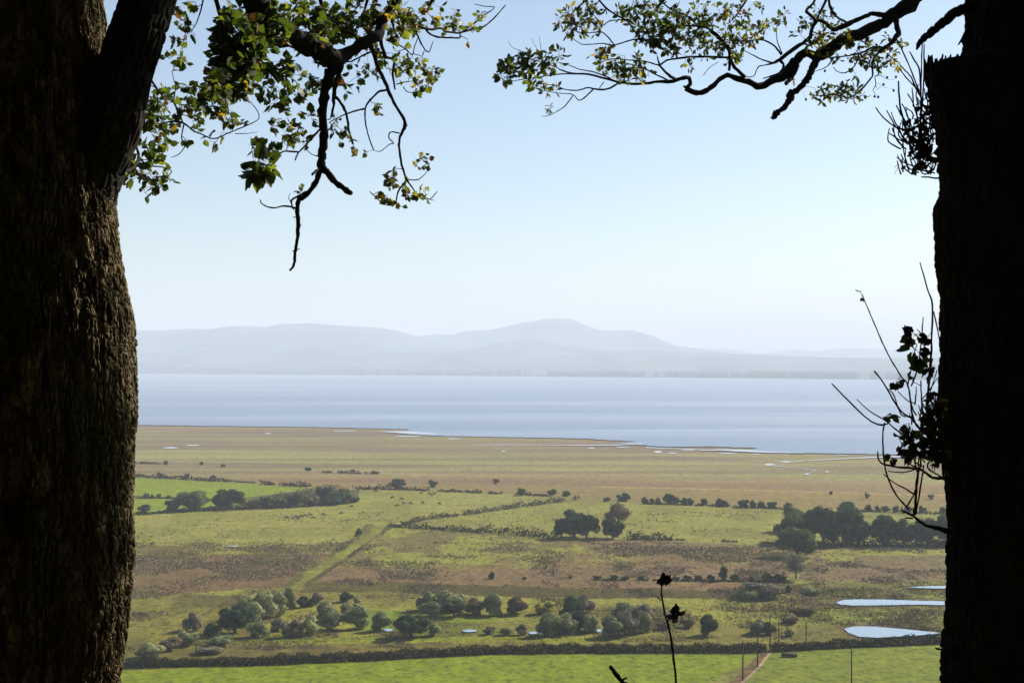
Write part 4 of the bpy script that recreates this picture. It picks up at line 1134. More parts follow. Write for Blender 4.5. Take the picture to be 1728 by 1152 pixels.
# ---- leaves
def leaf_template(kind):
    if kind == 'syc':
        half = [(0.05,0.0),(0.28,-0.06),(0.34,0.10),(0.54,0.24),(0.46,0.42),(0.38,0.66),(0.24,0.70)]
        ring = half+[(0.0,1.0)]+[(-x, y) for x, y in reversed(half)]; ctr = (0, 0.33)
    else:
        half = [(0.03,0.0),(0.19,0.16),(0.29,0.42),(0.26,0.68),(0.13,0.90)]
        ring = half+[(0.0,1.03)]+[(-x, y) for x, y in reversed(half)]; ctr = (0, 0.5)
    P2 = np.array([ctr]+ring); n = len(ring)
    tri = np.array([(0, 1+i, 1+(i+1) % n) for i in range(n-1)])
    return P2, tri
TPL = {k: leaf_template(k) for k in ('syc', 'beech')}
class Leaves:
    def __init__(s, kind, seed): s.k = kind; s.rng = np.random.default_rng(seed); s.V = []; s.F = []; s.I = []; s.n = 0
    def add(s, pos, direc, size, mi):
        """pos, direc: (n,3); size (n,); mi (n,) material index"""
        rng = s.rng; P2, tri = TPL[s.k]; n = len(pos)
        d = direc/np.maximum(np.linalg.norm(direc, axis=1, keepdims=True), 1e-9)
        nrm = rng.normal(size=(n, 3))+np.array([0, 0, 0.7])
        nrm = nrm-d*np.sum(nrm*d, 1, keepdims=True); nrm /= np.linalg.norm(nrm, axis=1, keepdims=True)
        sd = np.cross(d, nrm)
        fold = rng.uniform(0.1, 0.75, n); curl = rng.uniform(-0.5, 0.25, n)
        x = P2[None, :, 0]*rng.uniform(0.75, 1.1, n)[:, None]; y = P2[None, :, 1]; y = np.repeat(y, n, 0)
        z = -np.abs(x)*fold[:, None]*0.9+curl[:, None]*y*y
        V = pos[:, None, :]+size[:, None, None]*(x[..., None]*sd[:, None, :]+y[..., None]*d[:, None, :]+z[..., None]*nrm[:, None, :])
        k = len(P2)
        s.V.append(V.reshape(-1, 3)); s.F.append((tri[None]+(np.arange(n)*k)[:, None, None]).reshape(-1, 3)+s.n)
        s.I.append(np.repeat(mi, len(tri))); s.n += n*k
    def build(s, name, parent):
        return mesh_np(name, np.vstack(s.V), np.vstack(s.F), LEAFM, False, parent, np.concatenate(s.I))

class Wood:
    """branches and twigs of one tree; every joint is kept so that new twigs can start from it"""
    def __init__(s, seed): s.rng = np.random.default_rng(seed); s.acc = {}; s.nodes = []; s.rad = []
    def branch(s, pts, part='branch', knobs=True, sides=8, keep=True):
        """pts: (px, py, Y, thickness px)"""
        p = np.array([tuple(P(a, b, c)) for a, b, c, d in pts]); r = np.array([d*c/F/2 for a, b, c, d in pts])
        return s.limb(p, r, part, knobs, sides, keep)
    def limb(s, p, r, part='branch', knobs=True, sides=8, keep=True):
        # Catmull-Rom through the joints, then a little unevenness
        n = len(p); q = []; rr = []
        m = 4 if n < 14 else 3
        for i in range(n-1):
            p0 = p[max(i-1, 0)]; p1 = p[i]; p2 = p[i+1]; p3 = p[min(i+2, n-1)]
            for k in range(m):
                t = k/m
                q.append(0.5*((2*p1)+(-p0+p2)*t+(2*p0-5*p1+4*p2-p3)*t*t+(-p0+3*p1-3*p2+p3)*t**3)); rr.append(r[i]+(r[i+1]-r[i])*t)
        q.append(p[-1]); rr.append(r[-1]); q = np.array(q); rr = np.array(rr)
        if knobs:
            q[1:-1] += s.rng.normal(size=(len(q)-2, 3))*rr[1:-1, None]*0.16
            rr[1:] *= 1+s.rng.uniform(-0.10, 0.22, len(rr)-1)
        a = s.acc.setdefault(part, Acc()); a.add(*tube(q, rr, sides))
        if keep:
            for v, w in zip(q, rr): s.nodes.append(v); s.rad.append(w)
        return q
    def twigs(s, tips, leaves, size, mix, per=3, thick=0.0016, part='twigs', maxlen=9.0, bend=0.12):
        """grow one twig to every tip from the nearest wood, leaves at its end"""
        rng = s.rng
        N = np.array(s.nodes)
        order = np.argsort([np.min(np.linalg.norm(N-t, axis=1)) for t in tips])
        a = s.acc.setdefault(part, Acc())
        NN = list(s.nodes); RR = list(s.rad)
        for oi in order:
            t = tips[oi]; A = np.array(NN)
            d = np.linalg.norm(A-t, axis=1); i = int(np.argmin(d)); L = d[i]
            if L > maxlen: continue
            st = A[i]; k = max(2, min(7, int(L/0.07)+2))
            tt = np.linspace(0, 1, k+1)
            off = rng.normal(size=3)*L*bend; off2 = rng.normal(size=3)*L*bend*0.5
            q = st+(t-st)*tt[:, None]+off*np.sin(tt*math.pi)[:, None]+off2*np.sin(tt*2*math.pi)[:, None]
            q[1:-1] += rng.normal(size=(k-1, 3))*0.007
            r0 = min(RR[i]*0.7, thick*(1.4+L*3.0)); r1 = thick*0.7
            a.add(*tube(q, np.linspace(r0, r1, k+1), 5))
            for v, w in zip(q[1:], np.linspace(r0, r1, k+1)[1:]): NN.append(v); RR.append(w)
            if leaves is not None:
                m = int(rng.integers(max(1, per-1), per+2))
                base = t+(q[-2]-t)*rng.random((m, 1))*0.9
                dr = (t-q[-2])[None]/max(np.linalg.norm(t-q[-2]), 1e-6)*0.5+rng.normal(size=(m, 3))*0.7+np.array([0, 0, -0.25])
                dr /= np.linalg.norm(dr, axis=1, keepdims=True)
                sz = size*rng.uniform(0.6, 1.15, m)
                pet = base+dr*sz[:, None]*0.35
                for b, e in zip(base, pet): a.add(*tube([b, (b+e)/2+rng.normal(size=3)*0.002, e], [thick*0.5]*3, 3, False))
                leaves.add(pet, dr, sz, rng.choice(len(mix), m, p=mix))
    def build(s, parent, mats):
        for part, a in s.acc.items(): a.build(part, M[mats.get(part, 'twig')], parent, True)
def tips_in(rng, cx, cy, rx, ry, Y, n, dep=1.0):
    out = []
    for _ in range(n):
        a = rng.uniform(0, 2*math.pi); r = math.sqrt(rng.random())
        out.append(np.array(P(cx+rx*r*math.cos(a), cy+ry*r*math.sin(a), Y+rng.normal()*0.5*dep*(rx+ry)/2/F*Y)))
    return out
def sc(pts, scale, ox, oy, Y0, Y1, t0, t1):
    n = len(pts); out = []
    for i, p in enumerate(pts):
        f = i/(n-1); th = p[2]/scale if len(p) > 2 else t0+(t1-t0)*f
        out.append((ox+p[0]/scale, oy+p[1]/scale, Y0+(Y1-Y0)*f, th))
    return out

# ================================================================== left tree (old sycamore)
def left_tree():
    gz = float(hill_z(-1.65, 5.0)); root = empty('sycamore_tree', (-1.65, 5.0, gz), 'massive old sycamore with sunlit furrowed bark at the left, boughs hanging at the top left', 'tree')
    D = 5.0
    edge = [(-900,150),(-300,166),(-60,176),(8,178),(70,179),(130,182),(200,189),(240,193),(300,199),(350,203),(400,208),(450,214),(500,221),(530,227),(545,229),(600,228),(650,230),(690,234),(740,231),(800,230),(850,227.5),(900,228),(950,229),(1000,226),(1050,221),(1100,214),(1152,206),(1300,205),(1500,230),(1700,300),(1900,400)]
    left = [(-900,20),(-300,-20),(300,-45),(700,-60),(1100,-70),(1400,-110),(1900,-280)]
    pys = np.concatenate([np.linspace(1900, 1180, 60, endpoint=False), np.linspace(1180, -20, 980, endpoint=False), np.linspace(-20, -900, 60)])
    e = np.interp(pys, [a for a, b in edge], [b for a, b in edge]); l = np.interp(pys, [a for a, b in left], [b for a, b in left])
    k = np.ones(9)/9; es = np.convolve(np.pad(e, 4, 'edge'), k, 'valid')
    cxp = (es+l)/2; rp = (es-l)/2
    zs = EYE+(HZ-pys)/F*D; cx = (cxp-864)/F*D; rad = rp/F*D*0.985-0.014
    cy = np.full(len(zs), D)
    o = trunk_mesh('trunk', zs-gz, cx+1.65, cy-D, rad, M['bark'], root, -math.pi*0.62, math.pi*0.12, 520, 70, 0.012, 3, cw=0.017, ch=0.052)
    W = Wood(5); off = np.array([-1.65, 5.0, gz])
    # the bough leaving the trunk to the upper right
    zl = np.linspace(0, 1, 60)
    ctr = [(120,330,5.0,150),(150,265,4.98,128),(180,215,4.95,108),(197,160,4.93,98),(213,110,4.92,92),(230,60,4.92,90),(250,0,4.93,88),(278,-80,4.98,84),(320,-200,5.1,78),(360,-340,5.3,70),(420,-560,5.6,56),(470,-800,6.0,40)]
    bark_limb('bough', ctr, M['bark_shaded'], root, off)
    for a, b, c, d in ctr: W.nodes.append(np.array(P(a, b, c))); W.rad.append(d*c/F/2)
    # the heavy limb at the top, reaching forward out of the crown
    W.branch([(90,-330,5.05,90),(200,-300,5.6,66),(320,-200,6.2,48),(400,-80,6.8,42),(432,0,7.1,40),(452,38,7.3,39),(480,60,7.4,36),(511,72,7.5,33),(540,86,7.6,33),(566,97,7.65,30),(592,86,7.7,21),(615,72,7.75,19),(636,58,7.8,19),(643,40,7.85,15),(655,22,7.9,13),(670,0,7.95,12),(700,-60,8.1,10),(760,-150,8.3,7)], 'limb', True, 18)
    c2 = lambda p, Y0, Y1, t0, t1: W.branch(sc(p, 3.6, 400, 0, Y0, Y1, t0, t1), 'branch', True, 8)
    c4 = lambda p, Y0, Y1, t0, t1: W.branch(sc(p, 3.974, 380, 180, Y0, Y1, t0, t1), 'branch', True, 8)
    c2b = lambda p, Y0, Y1, t0, t1: W.branch(sc(p, 5.4, 540, 0, Y0, Y1, t0, t1), 'branch', True, 6)
    c1 = lambda p, Y0, Y1, t0, t1: W.branch(sc(p, 4.43, 180, 90, Y0, Y1, t0, t1), 'branch', True, 6)
    c2([(600,350,75),(585,400,75),(560,470,66),(535,560,58),(520,680,54),(525,800,52),(520,900,50),(515,960,46),(512,1010,50)], 7.65, 7.7, 0, 0)
    c4([(655,395),(620,470),(590,540),(540,595),(490,635),(484,700),(488,800),(480,900),(468,980),(464,1050),(450,1080),(433,1097)], 7.7, 7.8, 10.5, 3.2)
    c4([(655,400),(690,445),(725,490),(780,540),(830,573),(838,578)], 7.7, 7.6, 11.5, 9)
    c4([(590,545),(510,590),(445,630),(460,690)], 7.72, 7.8, 4, 2.5); c4([(470,680),(390,665),(320,680),(250,655),(235,625)], 7.75, 7.9, 3.2, 1.6)
    c4([(650,410),(612,430),(583,458)], 7.7, 7.6, 6, 4); c4([(440,640),(425,610),(438,580)], 7.8, 7.8, 1.6, 0.8)
    c4([(490,740),(455,742)], 7.8, 7.8, 2, 1.2); c4([(485,795),(512,790)], 7.8, 7.8, 2.4, 1); c4([(475,970),(452,966)], 7.8, 7.8, 2.6, 2); c4([(482,960),(500,952)], 7.8, 7.8, 2, 1)
    c4([(640,150),(590,200),(540,260),(490,310),(470,358)], 7.68, 7.4, 4, 2.4); c4([(490,305),(390,300),(350,345),(290,385),(215,400)], 7.5, 7.2, 3, 1.4)
    c4([(630,330),(590,325),(545,290)], 7.7, 7.6, 2, 1); c4([(690,160),(720,120),(760,70)], 7.7, 7.9, 2.4, 1.2)
    c2([(640,370,34),(625,430,32),(605,500,30),(590,570,26),(585,650,16),(570,715,12)], 7.65, 7.8, 0, 0)
    c2([(600,590),(640,640),(665,700),(680,800),(705,875)], 7.75, 7.9, 5, 3.6)
    c2([(800,250,34),(830,330,26),(855,410,24),(900,500,22),(940,600,20),(1000,700,18),(1022,762,20),(990,830,15),(985,900,14),(1000,1000,13),(1030,1100,13)], 7.8, 8.1, 0, 0)
    c4([(1215,490),(1260,550),(1290,600),(1370,620),(1420,570)], 8.1, 8.2, 3, 1.4); c4([(1215,490),(1160,570),(1135,655),(1060,650),(970,570)], 8.1, 8.0, 3, 1.4); c4([(1215,485),(1290,490),(1350,440),(1370,380)], 8.1, 8.3, 2, 1)
    c4([(1170,180),(1110,170),(1098,210),(1130,245),(1100,255),(1040,300),(990,290)], 8.0, 7.9, 2.4, 1); c4([(1200,110),(1222,128)], 8, 8, 3, 2)
    c2([(915,545),(860,560),(800,620),(780,660),(780,740),(800,830),(830,912)], 7.95, 8.0, 3.8, 2); c2([(780,660),(700,680),(620,712),(560,745)], 7.97, 7.8, 3, 1.4); c2([(915,540),(880,480),(800,430)], 7.9, 8.1, 2, 1.2)
    c2([(865,200,24),(880,290,24),(905,345,20),(955,370,16),(945,450,13),(960,545,9)], 7.85, 8.1, 0, 0)
    c2([(830,310),(760,340),(690,375),(640,370)], 7.8, 7.7, 3, 2); c2([(930,100),(960,200),(970,220),(905,245)], 7.9, 8.0, 4, 2)
    c2b([(640,80),(760,180),(880,230),(1000,270),(1100,260),(1150,290),(1270,300),(1400,262),(1500,240),(1600,150),(1690,50)], 7.95, 8.9, 5, 2)
    c2b([(960,260),(1000,310),(1080,340),(1180,345),(1270,345),(1275,310)], 8.3, 8.6, 3.6, 2.4); c2b([(1290,300),(1400,220),(1500,140),(1590,70),(1500,60),(1410,40)], 8.6, 8.9, 2.6, 1)
    c2b([(865,270),(900,350),(940,430),(990,475),(1030,380)], 8.2, 8.3, 3.4, 1.2); c2b([(600,365),(700,400),(780,450),(840,500),(860,430),(890,350)], 8.0, 8.2, 3, 1.4)
    c2b([(690,770),(800,745),(880,745),(920,780)], 8.1, 8.2, 1.8, 0.9); c2b([(760,790),(800,840),(900,835),(980,780),(1045,705)], 8.1, 8.3, 1.8, 0.9)
    c1([(20,930,30),(80,895,26),(180,868,22),(240,780,22),(205,650,18),(188,520,16),(180,420,12),(190,330,9)], 5.05, 5.9, 0, 0)
    c1([(245,775),(300,835),(420,852),(485,885),(400,960)], 5.5, 5.9, 3, 1.3); c1([(205,855),(270,930),(350,945),(400,960),(450,1012)], 5.4, 5.8, 3, 1.3)
    c1([(300,450),(380,540),(480,512),(570,520),(650,580),(700,600),(800,640),(900,600),(1000,560),(1110,510),(1140,480),(1120,420),(1070,360)], 5.9, 6.4, 3.6, 1.2); c1([(186,430),(300,450)], 5.85, 5.9, 3, 3)
    c1([(500,360),(570,388),(740,405),(800,400),(900,430),(940,500),(940,580)], 6.0, 6.3, 3, 1.2); c1([(580,520),(560,640),(600,665),(545,750),(480,780)], 6.0, 6.1, 2.4, 1); c1([(960,600),(1050,600),(1125,590)], 6.3, 6.4, 1.4, 0.7)
    c1([(300,150),(400,300),(500,370),(570,520)], 5.4, 6.0, 4, 3)
    W.branch([(560,-120,7.6,9),(540,-20,7.7,7),(556,40,7.8,5),(600,60,7.9,3)], 'branch'); W.branch([(320,-200,6.2,16),(350,-90,6.6,11),(362,-10,6.8,8),(380,50,7.0,6),(398,100,7.1,4)], 'branch'); W.branch([(398,100,7.1,4),(408,140,7.1,2.6),(412,170,7.1,1.8)], 'branch')
    W.branch([(340,-90,6.6,5),(345,-20,6.8,3),(335,30,6.9,2),(322,55,7,1.4)], 'branch')
    W.branch([(420,60,7.2,5),(440,100,7.3,4),(470,140,7.4,3)], 'branch'); W.branch([(640,-100,8.2,8),(620,0,8.1,5),(600,50,8.0,3)], 'branch'); W.branch([(760,-150,8.3,7),(740,-30,8.4,5),(720,20,8.5,3)], 'branch')
    Lf = Leaves('syc', 6); rng = np.random.default_rng(17)
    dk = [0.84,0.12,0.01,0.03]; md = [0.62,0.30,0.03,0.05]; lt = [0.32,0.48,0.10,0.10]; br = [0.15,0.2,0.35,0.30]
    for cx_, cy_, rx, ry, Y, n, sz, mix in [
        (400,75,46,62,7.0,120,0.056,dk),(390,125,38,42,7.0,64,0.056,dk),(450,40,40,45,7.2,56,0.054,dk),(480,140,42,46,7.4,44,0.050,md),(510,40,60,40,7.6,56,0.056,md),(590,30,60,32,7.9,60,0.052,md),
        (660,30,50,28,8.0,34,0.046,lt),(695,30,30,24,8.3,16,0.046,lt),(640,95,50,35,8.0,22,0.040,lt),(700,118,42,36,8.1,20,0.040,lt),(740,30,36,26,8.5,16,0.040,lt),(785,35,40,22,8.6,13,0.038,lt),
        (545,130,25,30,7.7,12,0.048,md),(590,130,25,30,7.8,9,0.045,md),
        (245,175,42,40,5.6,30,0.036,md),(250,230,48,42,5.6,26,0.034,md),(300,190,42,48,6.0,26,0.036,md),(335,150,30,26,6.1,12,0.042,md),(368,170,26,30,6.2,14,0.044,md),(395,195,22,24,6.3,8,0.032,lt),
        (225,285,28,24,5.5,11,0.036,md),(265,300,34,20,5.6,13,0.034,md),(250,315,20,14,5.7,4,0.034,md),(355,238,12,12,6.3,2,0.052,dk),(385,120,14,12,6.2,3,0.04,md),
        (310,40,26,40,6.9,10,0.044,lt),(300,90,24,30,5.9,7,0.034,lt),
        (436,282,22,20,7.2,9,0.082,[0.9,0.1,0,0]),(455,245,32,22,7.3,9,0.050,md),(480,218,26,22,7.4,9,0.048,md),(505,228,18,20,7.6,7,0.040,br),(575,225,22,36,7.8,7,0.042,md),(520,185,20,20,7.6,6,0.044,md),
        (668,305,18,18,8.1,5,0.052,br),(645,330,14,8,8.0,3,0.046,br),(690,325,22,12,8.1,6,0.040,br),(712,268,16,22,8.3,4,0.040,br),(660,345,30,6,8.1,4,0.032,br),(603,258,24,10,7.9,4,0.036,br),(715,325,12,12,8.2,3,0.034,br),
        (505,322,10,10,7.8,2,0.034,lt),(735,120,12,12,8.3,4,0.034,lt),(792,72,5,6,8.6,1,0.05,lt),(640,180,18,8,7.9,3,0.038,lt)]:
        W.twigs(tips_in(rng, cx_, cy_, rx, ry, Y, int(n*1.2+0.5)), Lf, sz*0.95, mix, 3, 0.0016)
    # the crown above the frame, which keeps the trunk in its own shade
    cr = np.random.default_rng(23)
    for i in range(26):
        px = cr.uniform(-900, 620); py = cr.uniform(-1500, -260); Y = cr.uniform(2.6, 8.5)
        W.branch([(60,-250-i*12,5.0,16),((60+px)/2,(-300+py)/2-40,(5+Y)/2,9),(px,py,Y,4)], 'branch', True, 5)
        W.twigs(tips_in(cr, px, py, 230, 150, Y, 26, 2.2), Lf, 0.12, dk, 4, 0.003, bend=0.08)
    W.build(root, {'bough': 'bark', 'limb': 'bark_shaded', 'branch': 'bark_shaded', 'twigs': 'twig'})
    Lf.build('foliage', root)
    for c in root.children:
        if c.name.split('.')[0] != 'trunk': c.location = -off
left_tree()

# ================================================================== right trunk with its shoots
def right_tree():
    D = 5.2; X0 = (1745-864)/F*D; gz = float(hill_z(X0, D))
    root = empty('bare_trunk_tree', (X0, D, gz), 'black silhouetted trunk at the right with a broken stub and bundles of bare shoots', 'tree')
    edge = [(-900,1660),(-200,1640),(20,1632),(60,1631),(85,1626),(97,1614),(103,1598),(106,1580),(108,1562),(114,1556),(130,1556),(160,1563),(190,1571),(225,1578),(262,1584),(285,1583),(303,1589),(322,1590),(334,1582),(346,1577),(370,1576),(400,1577),(440,1578),(465,1583),(500,1588),(560,1590),(640,1592),(690,1588),(740,1590),(780,1597),(820,1601),(870,1603),(895,1606),(915,1605),(960,1607),(1020,1606),(1060,1603),(1090,1599),(1110,1596),(1152,1596),(1300,1590),(1500,1560),(1700,1500),(1900,1400)]
    pys = np.concatenate([np.linspace(1900, 1180, 50, endpoint=False), np.linspace(1180, -20, 620, endpoint=False), np.linspace(-20, -900, 50)])
    e = np.interp(pys, [a for a, b in edge], [b for a, b in edge])
    xc = np.interp(pys, [-900,0,600,1200,1900], [1765,1752,1745,1745,1745])
    base = np.interp(pys, [-900,0,100,330,600,1200,1500,1900], [100,118,132,160,152,148,185,340])
    zs = EYE+(HZ-pys)/F*D
    # what the outline has beyond the round trunk sits on its left side only
    extra = ((xc-e)-base)/F*D-0.014; ze = zs-gz
    order = np.argsort(ze)
    def bulge(A, Zg):
        w = np.maximum(0, np.cos(A-math.pi))**5
        return w*np.interp(Zg, ze[order], extra[order])
    trunk_mesh('trunk', ze, (xc-864)/F*D-X0, np.zeros(len(zs)), base/F*D, M['bark_shaded'], root, math.pi*0.75, math.pi*1.65, 300, 60, 0.011, 31, bulge, 0.030, 0.07)
    W = Wood(9); rng = np.random.default_rng(4); PT = ['shoots']
    # broken wood on top of the stub
    st = Acc()
    for i in range(26):
        x = rng.uniform(1560, 1618); Y = D-0.02+rng.normal()*0.07
        p = np.array(P(x, 112, Y)); h = rng.uniform(0.008, 0.045)
        st.add(*tube([p-np.array([0,0,0.02]), p+np.array([rng.normal()*0.006, 0, h])], [0.010, 0.003], 5))
    W.acc['branch'] = st
    W.branch([(1660,-6,5.2,20),(1634,14,5.2,17),(1612,22,5.18,15),(1592,38,5.16,14),(1575,53,5.15,13),(1560,64,5.14,11),(1552,72,5.14,9),(1547,84,5.14,3)], 'branch', True, 12)
    W.branch([(1634,45,5.15,5),(1628,60,5.1,6),(1617,76,5.1,2)], 'branch', True, 6)
    c6 = lambda p, t0, t1, Y0=5.12, Y1=5.0: W.branch(sc(p, 4.27, 1460, 60, Y0, Y1, t0, t1), PT[0], True, 6)
    c6([(520,900,44),(470,890,40),(430,850,30),(405,780,16),(400,600,12),(402,400,10),(408,150,9),(412,0,7)], 0, 0); c6([(430,850),(395,700),(418,400),(425,60)], 4, 2); c6([(410,480),(390,410),(360,330),(300,180),(230,30)], 3.4, 2)
    c6([(400,400),(390,250),(355,180),(320,118)], 3, 2); c6([(405,450),(370,390),(330,300),(290,255),(250,210)], 3, 1.8); c6([(385,400),(310,320),(243,238)], 2.6, 1.6)
    c6([(450,890),(380,820),(330,760),(285,640),(250,500),(240,330)], 4.6, 2.4); c6([(350,690),(300,682),(220,660),(130,590),(75,520)], 3, 2.2); c6([(300,770),(260,710),(210,640),(155,540)], 2.6, 2)
    c6([(430,930),(370,880),(330,820),(310,770),(250,755),(175,705)], 4, 2.2); c6([(440,920),(380,945),(300,925),(230,880)], 3, 2); c6([(560,1010),(520,1028),(450,1020),(405,1020)], 3, 2); c6([(490,960),(430,1000),(380,950),(330,860)], 2.6, 1.6)
    c6([(450,880),(400,750),(380,620),(350,500),(305,420)], 4, 2); c6([(330,680),(270,590),(225,505)], 3, 2); c6([(480,860),(540,775),(490,700),(470,640)], 2.6, 1.6); c6([(300,740),(320,640),(290,540),(265,495)], 3, 1.8)
    c6([(210,950),(245,930),(210,1000)], 1, 0.7); c6([(400,600),(450,520),(440,410),(470,480),(480,560)], 2.4, 1.5); c6([(530,540,30),(480,535,26),(430,510,14),(400,480,8)], 0, 0)
    # many crowded little shoots between them
    for i in range(70):
        x = rng.uniform(1520, 1582); y = rng.uniform(170, 300)
        if x < 1535 and y < 210: y += 50
        a = rng.uniform(-1.2, 0.35); L = rng.uniform(16, 42)
        W.branch([(x,y,5.1,2.8),(x+L*0.5*math.sin(a)+rng.normal()*3,y-L*0.5*math.cos(a),5.08,2.2),(x+L*math.sin(a*0.6)+rng.normal()*3,y-L*math.cos(a*0.6),5.03,1.6)], PT[0], True, 5)
    for i in range(80):     # swellings and buds where shoots crowd
        x = rng.normal(1555, 12); y = min(rng.normal(240, 28), 285)
        W.branch([(x-3,y+2,5.1,3),(x,y,5.08,7*rng.random()+2),(x+3,y-3,5.06,2)], PT[0], True, 5, False)
    PT[0] = 'lower_shoots'
    c7 = lambda p, t0, t1, Y0=5.15, Y1=4.95: W.branch(sc(p, 2.4, 1390, 430, Y0, Y1, t0, t1), PT[0], True, 6)
    c7([(520,1125,30),(500,1115,22),(430,1100,13),(390,1080,11),(370,1062,10),(340,1045,8),(312,1030,6)], 0, 0); c7([(360,1065),(330,1064)], 3, 2)
    c7([(365,1050),(372,1000),(378,900),(392,850),(390,820)], 4.6, 3); c7([(372,1050),(385,980),(398,900),(405,850)], 3.4, 2.4); c7([(345,1030),(290,965),(255,885),(241,800),(240,720),(247,680)], 3, 2.4)
    c7([(335,1020),(365,970),(380,920),(385,860)], 3, 2.4); c7([(365,968),(320,940),(290,925),(243,888)], 2.8, 2); c7([(325,1045),(315,1020)], 2, 1.4)
    c7([(520,915),(485,905),(440,900),(410,880),(380,865),(300,858),(230,840),(218,795)], 6, 2.2); c7([(380,865),(320,880),(262,875)], 2.4, 1.4); c7([(470,900),(450,905),(432,900)], 3, 2)
    c7([(500,770,26),(440,740,16),(385,700,10),(360,650,8),(348,560,7),(335,515,6.5),(318,498,6),(270,420,5.6),(235,350,5.4),(210,290,5),(180,220,4.6),(155,160,4)], 0, 0)
    c7([(340,530),(352,470),(365,400),(378,365)], 2.6, 1.6); c7([(355,530),(380,460),(395,350),(403,252)], 2.8, 1.8); c7([(420,720),(420,600),(430,480),(437,350),(440,200),(420,140),(390,30)], 5, 2); c7([(445,230),(465,320),(480,430),(478,540)], 2.4, 2.4)
    c7([(500,850,24),(440,810,14),(390,780,9),(330,735,8),(290,705,6),(250,670,5),(190,635,4.6),(135,585,4)], 0, 0); c7([(260,682),(230,688),(180,665),(100,590),(33,522)], 3, 2.4)
    c7([(360,660),(320,640),(290,600),(250,530),(205,470)], 3.4, 2.4); c7([(330,655),(310,640),(285,570),(270,550)], 2.6, 1.8); c7([(370,600),(340,590),(300,552)], 2, 1.4); c7([(430,560),(455,480),(458,470)], 2, 1.4); c7([(400,640),(395,560),(393,510)], 3, 2)
    c7([(470,700),(400,600),(420,560),(460,500)], 3, 1.6); c7([(440,820),(420,860),(480,900)], 3, 2.6); c7([(375,800),(370,840),(380,880)], 3, 2.4); c7([(400,780),(440,820),(500,850)], 4, 4); c7([(380,800),(330,825),(300,795)], 2.4, 1.8)
    for i in range(40):
        x = rng.uniform(330, 480); y = rng.uniform(600, 860); a = rng.uniform(-1.4, 0.6); L = rng.uniform(30, 80)
        c7([(x,y),(x+L*0.5*math.sin(a),y-L*0.5*math.cos(a)),(x+L*math.sin(a*0.7),y-L*math.cos(a*0.7))], 2.8, 1.4)
    c7([(130,142),(140,148),(150,146)], 2, 1)
    # the thin twig low on the trunk
    W.branch([(1606,1104,5.15,6),(1596,1098,5.12,5),(1588,1095,5.08,3.4),(1579,1093,5.05,3)], 'snag', True, 6); W.branch([(1592,1098,5.1,3),(1597,1090,5.08,2)], 'snag', True, 5)
    Lf = Leaves('syc', 12)
    def at7(x, y): return 1390+x/2.4, 430+y/2.4
    spots = [(365,322,0.062,3,6),(350,355,0.034,2,6),(388,395,0.052,2,8),(420,450,0.062,4,9),(425,335,0.040,2,8),(300,515,0.034,3,6),(352,500,0.032,2,6),(275,648,0.045,2,5),(155,185,0.020,1,2),(285,828,0.035,3,12)]
    spots += [(rng.uniform(320, 480), rng.uniform(680, 810), 0.042, 2, 12) for _ in range(18)] + [(rng.uniform(410, 490), rng.uniform(560, 830), 0.046, 2, 12) for _ in range(20)] + [(rng.uniform(400, 500), rng.uniform(820, 910), 0.030, 2, 12) for _ in range(5)]
    for x, y, s_, n, sp in spots:
        a, b = at7(x, y); W.twigs(tips_in(rng, a, b, sp/2.4, sp/2.4, 5.0, n), Lf, s_*0.85, [0.45,0.05,0.02,0.08,0.40], 2, 0.0012, PT[0])
    for _ in range(26):
        W.twigs(tips_in(rng, rng.normal(1552, 13), min(rng.normal(240, 28), 285), 4, 4, 5.05, 1), Lf, 0.022, [0.3,0.0,0,0.1,0.6], 2, 0.0012, 'shoots')
    # unseen leafy sprays added along the sun's rays to dapple the left trunk
    sv = np.array(tuple(SUNV))
    for px_, py_, t_, rx, ry, n in ((190,790,8.0,90,50,26),(150,730,8.0,60,50,16),(150,860,7.6,60,40,12),(190,985,8.2,90,16,12),(170,1090,8.0,60,22,10),(215,1050,8.0,20,22,5),(190,345,8.0,40,14,6),
                                    (130,180,7.6,60,60,18),(120,60,7.6,40,50,10),(225,740,8.1,20,20,4)):
        c = np.array(tuple(P(px_, py_, 4.75)))+sv*t_
        qx = 864+c[0]/c[1]*F; qy = HZ-(c[2]-EYE)/c[1]*F
        W.branch([(1750,qy-160,5.4,8),((1750+qx)/2,qy-90,(5.4+c[1])/2,5),(qx,qy,c[1],2.5)], 'branch', True, 5)
        W.twigs(tips_in(rng, qx, qy, rx*4.75/c[1], ry*4.75/c[1], c[1], n, 1.0), Lf, 0.085, [0.75,0.2,0.02,0.03,0], 4, 0.002, 'branch', bend=0.08)
    # crown above the frame: it throws the broken shade on the left trunk
    cr = np.random.default_rng(41)
    for i in range(14):
        px = cr.uniform(1250, 2500); py = cr.uniform(-1900, -900); Y = cr.uniform(3.4, 9.5)
        W.branch([(1750,-330-i*14,5.2,18),((1750+px)/2,(-400+py)/2-40,(5.2+Y)/2,10),(px,py,Y,4)], 'branch', True, 5)
        W.twigs(tips_in(cr, px, py, 240, 170, Y, 22, 2.0), Lf, 0.11, [0.8,0.15,0.02,0.03], 4, 0.003, 'branch', bend=0.08)
    W.build(root, {'branch': 'bark_shaded', 'shoots': 'twig', 'lower_shoots': 'twig', 'snag': 'twig'})
    Lf.build('foliage', root)
    for c in root.children:
        if c.name.split('.')[0] != 'trunk': c.location = (-X0, -D, -gz)
right_tree()

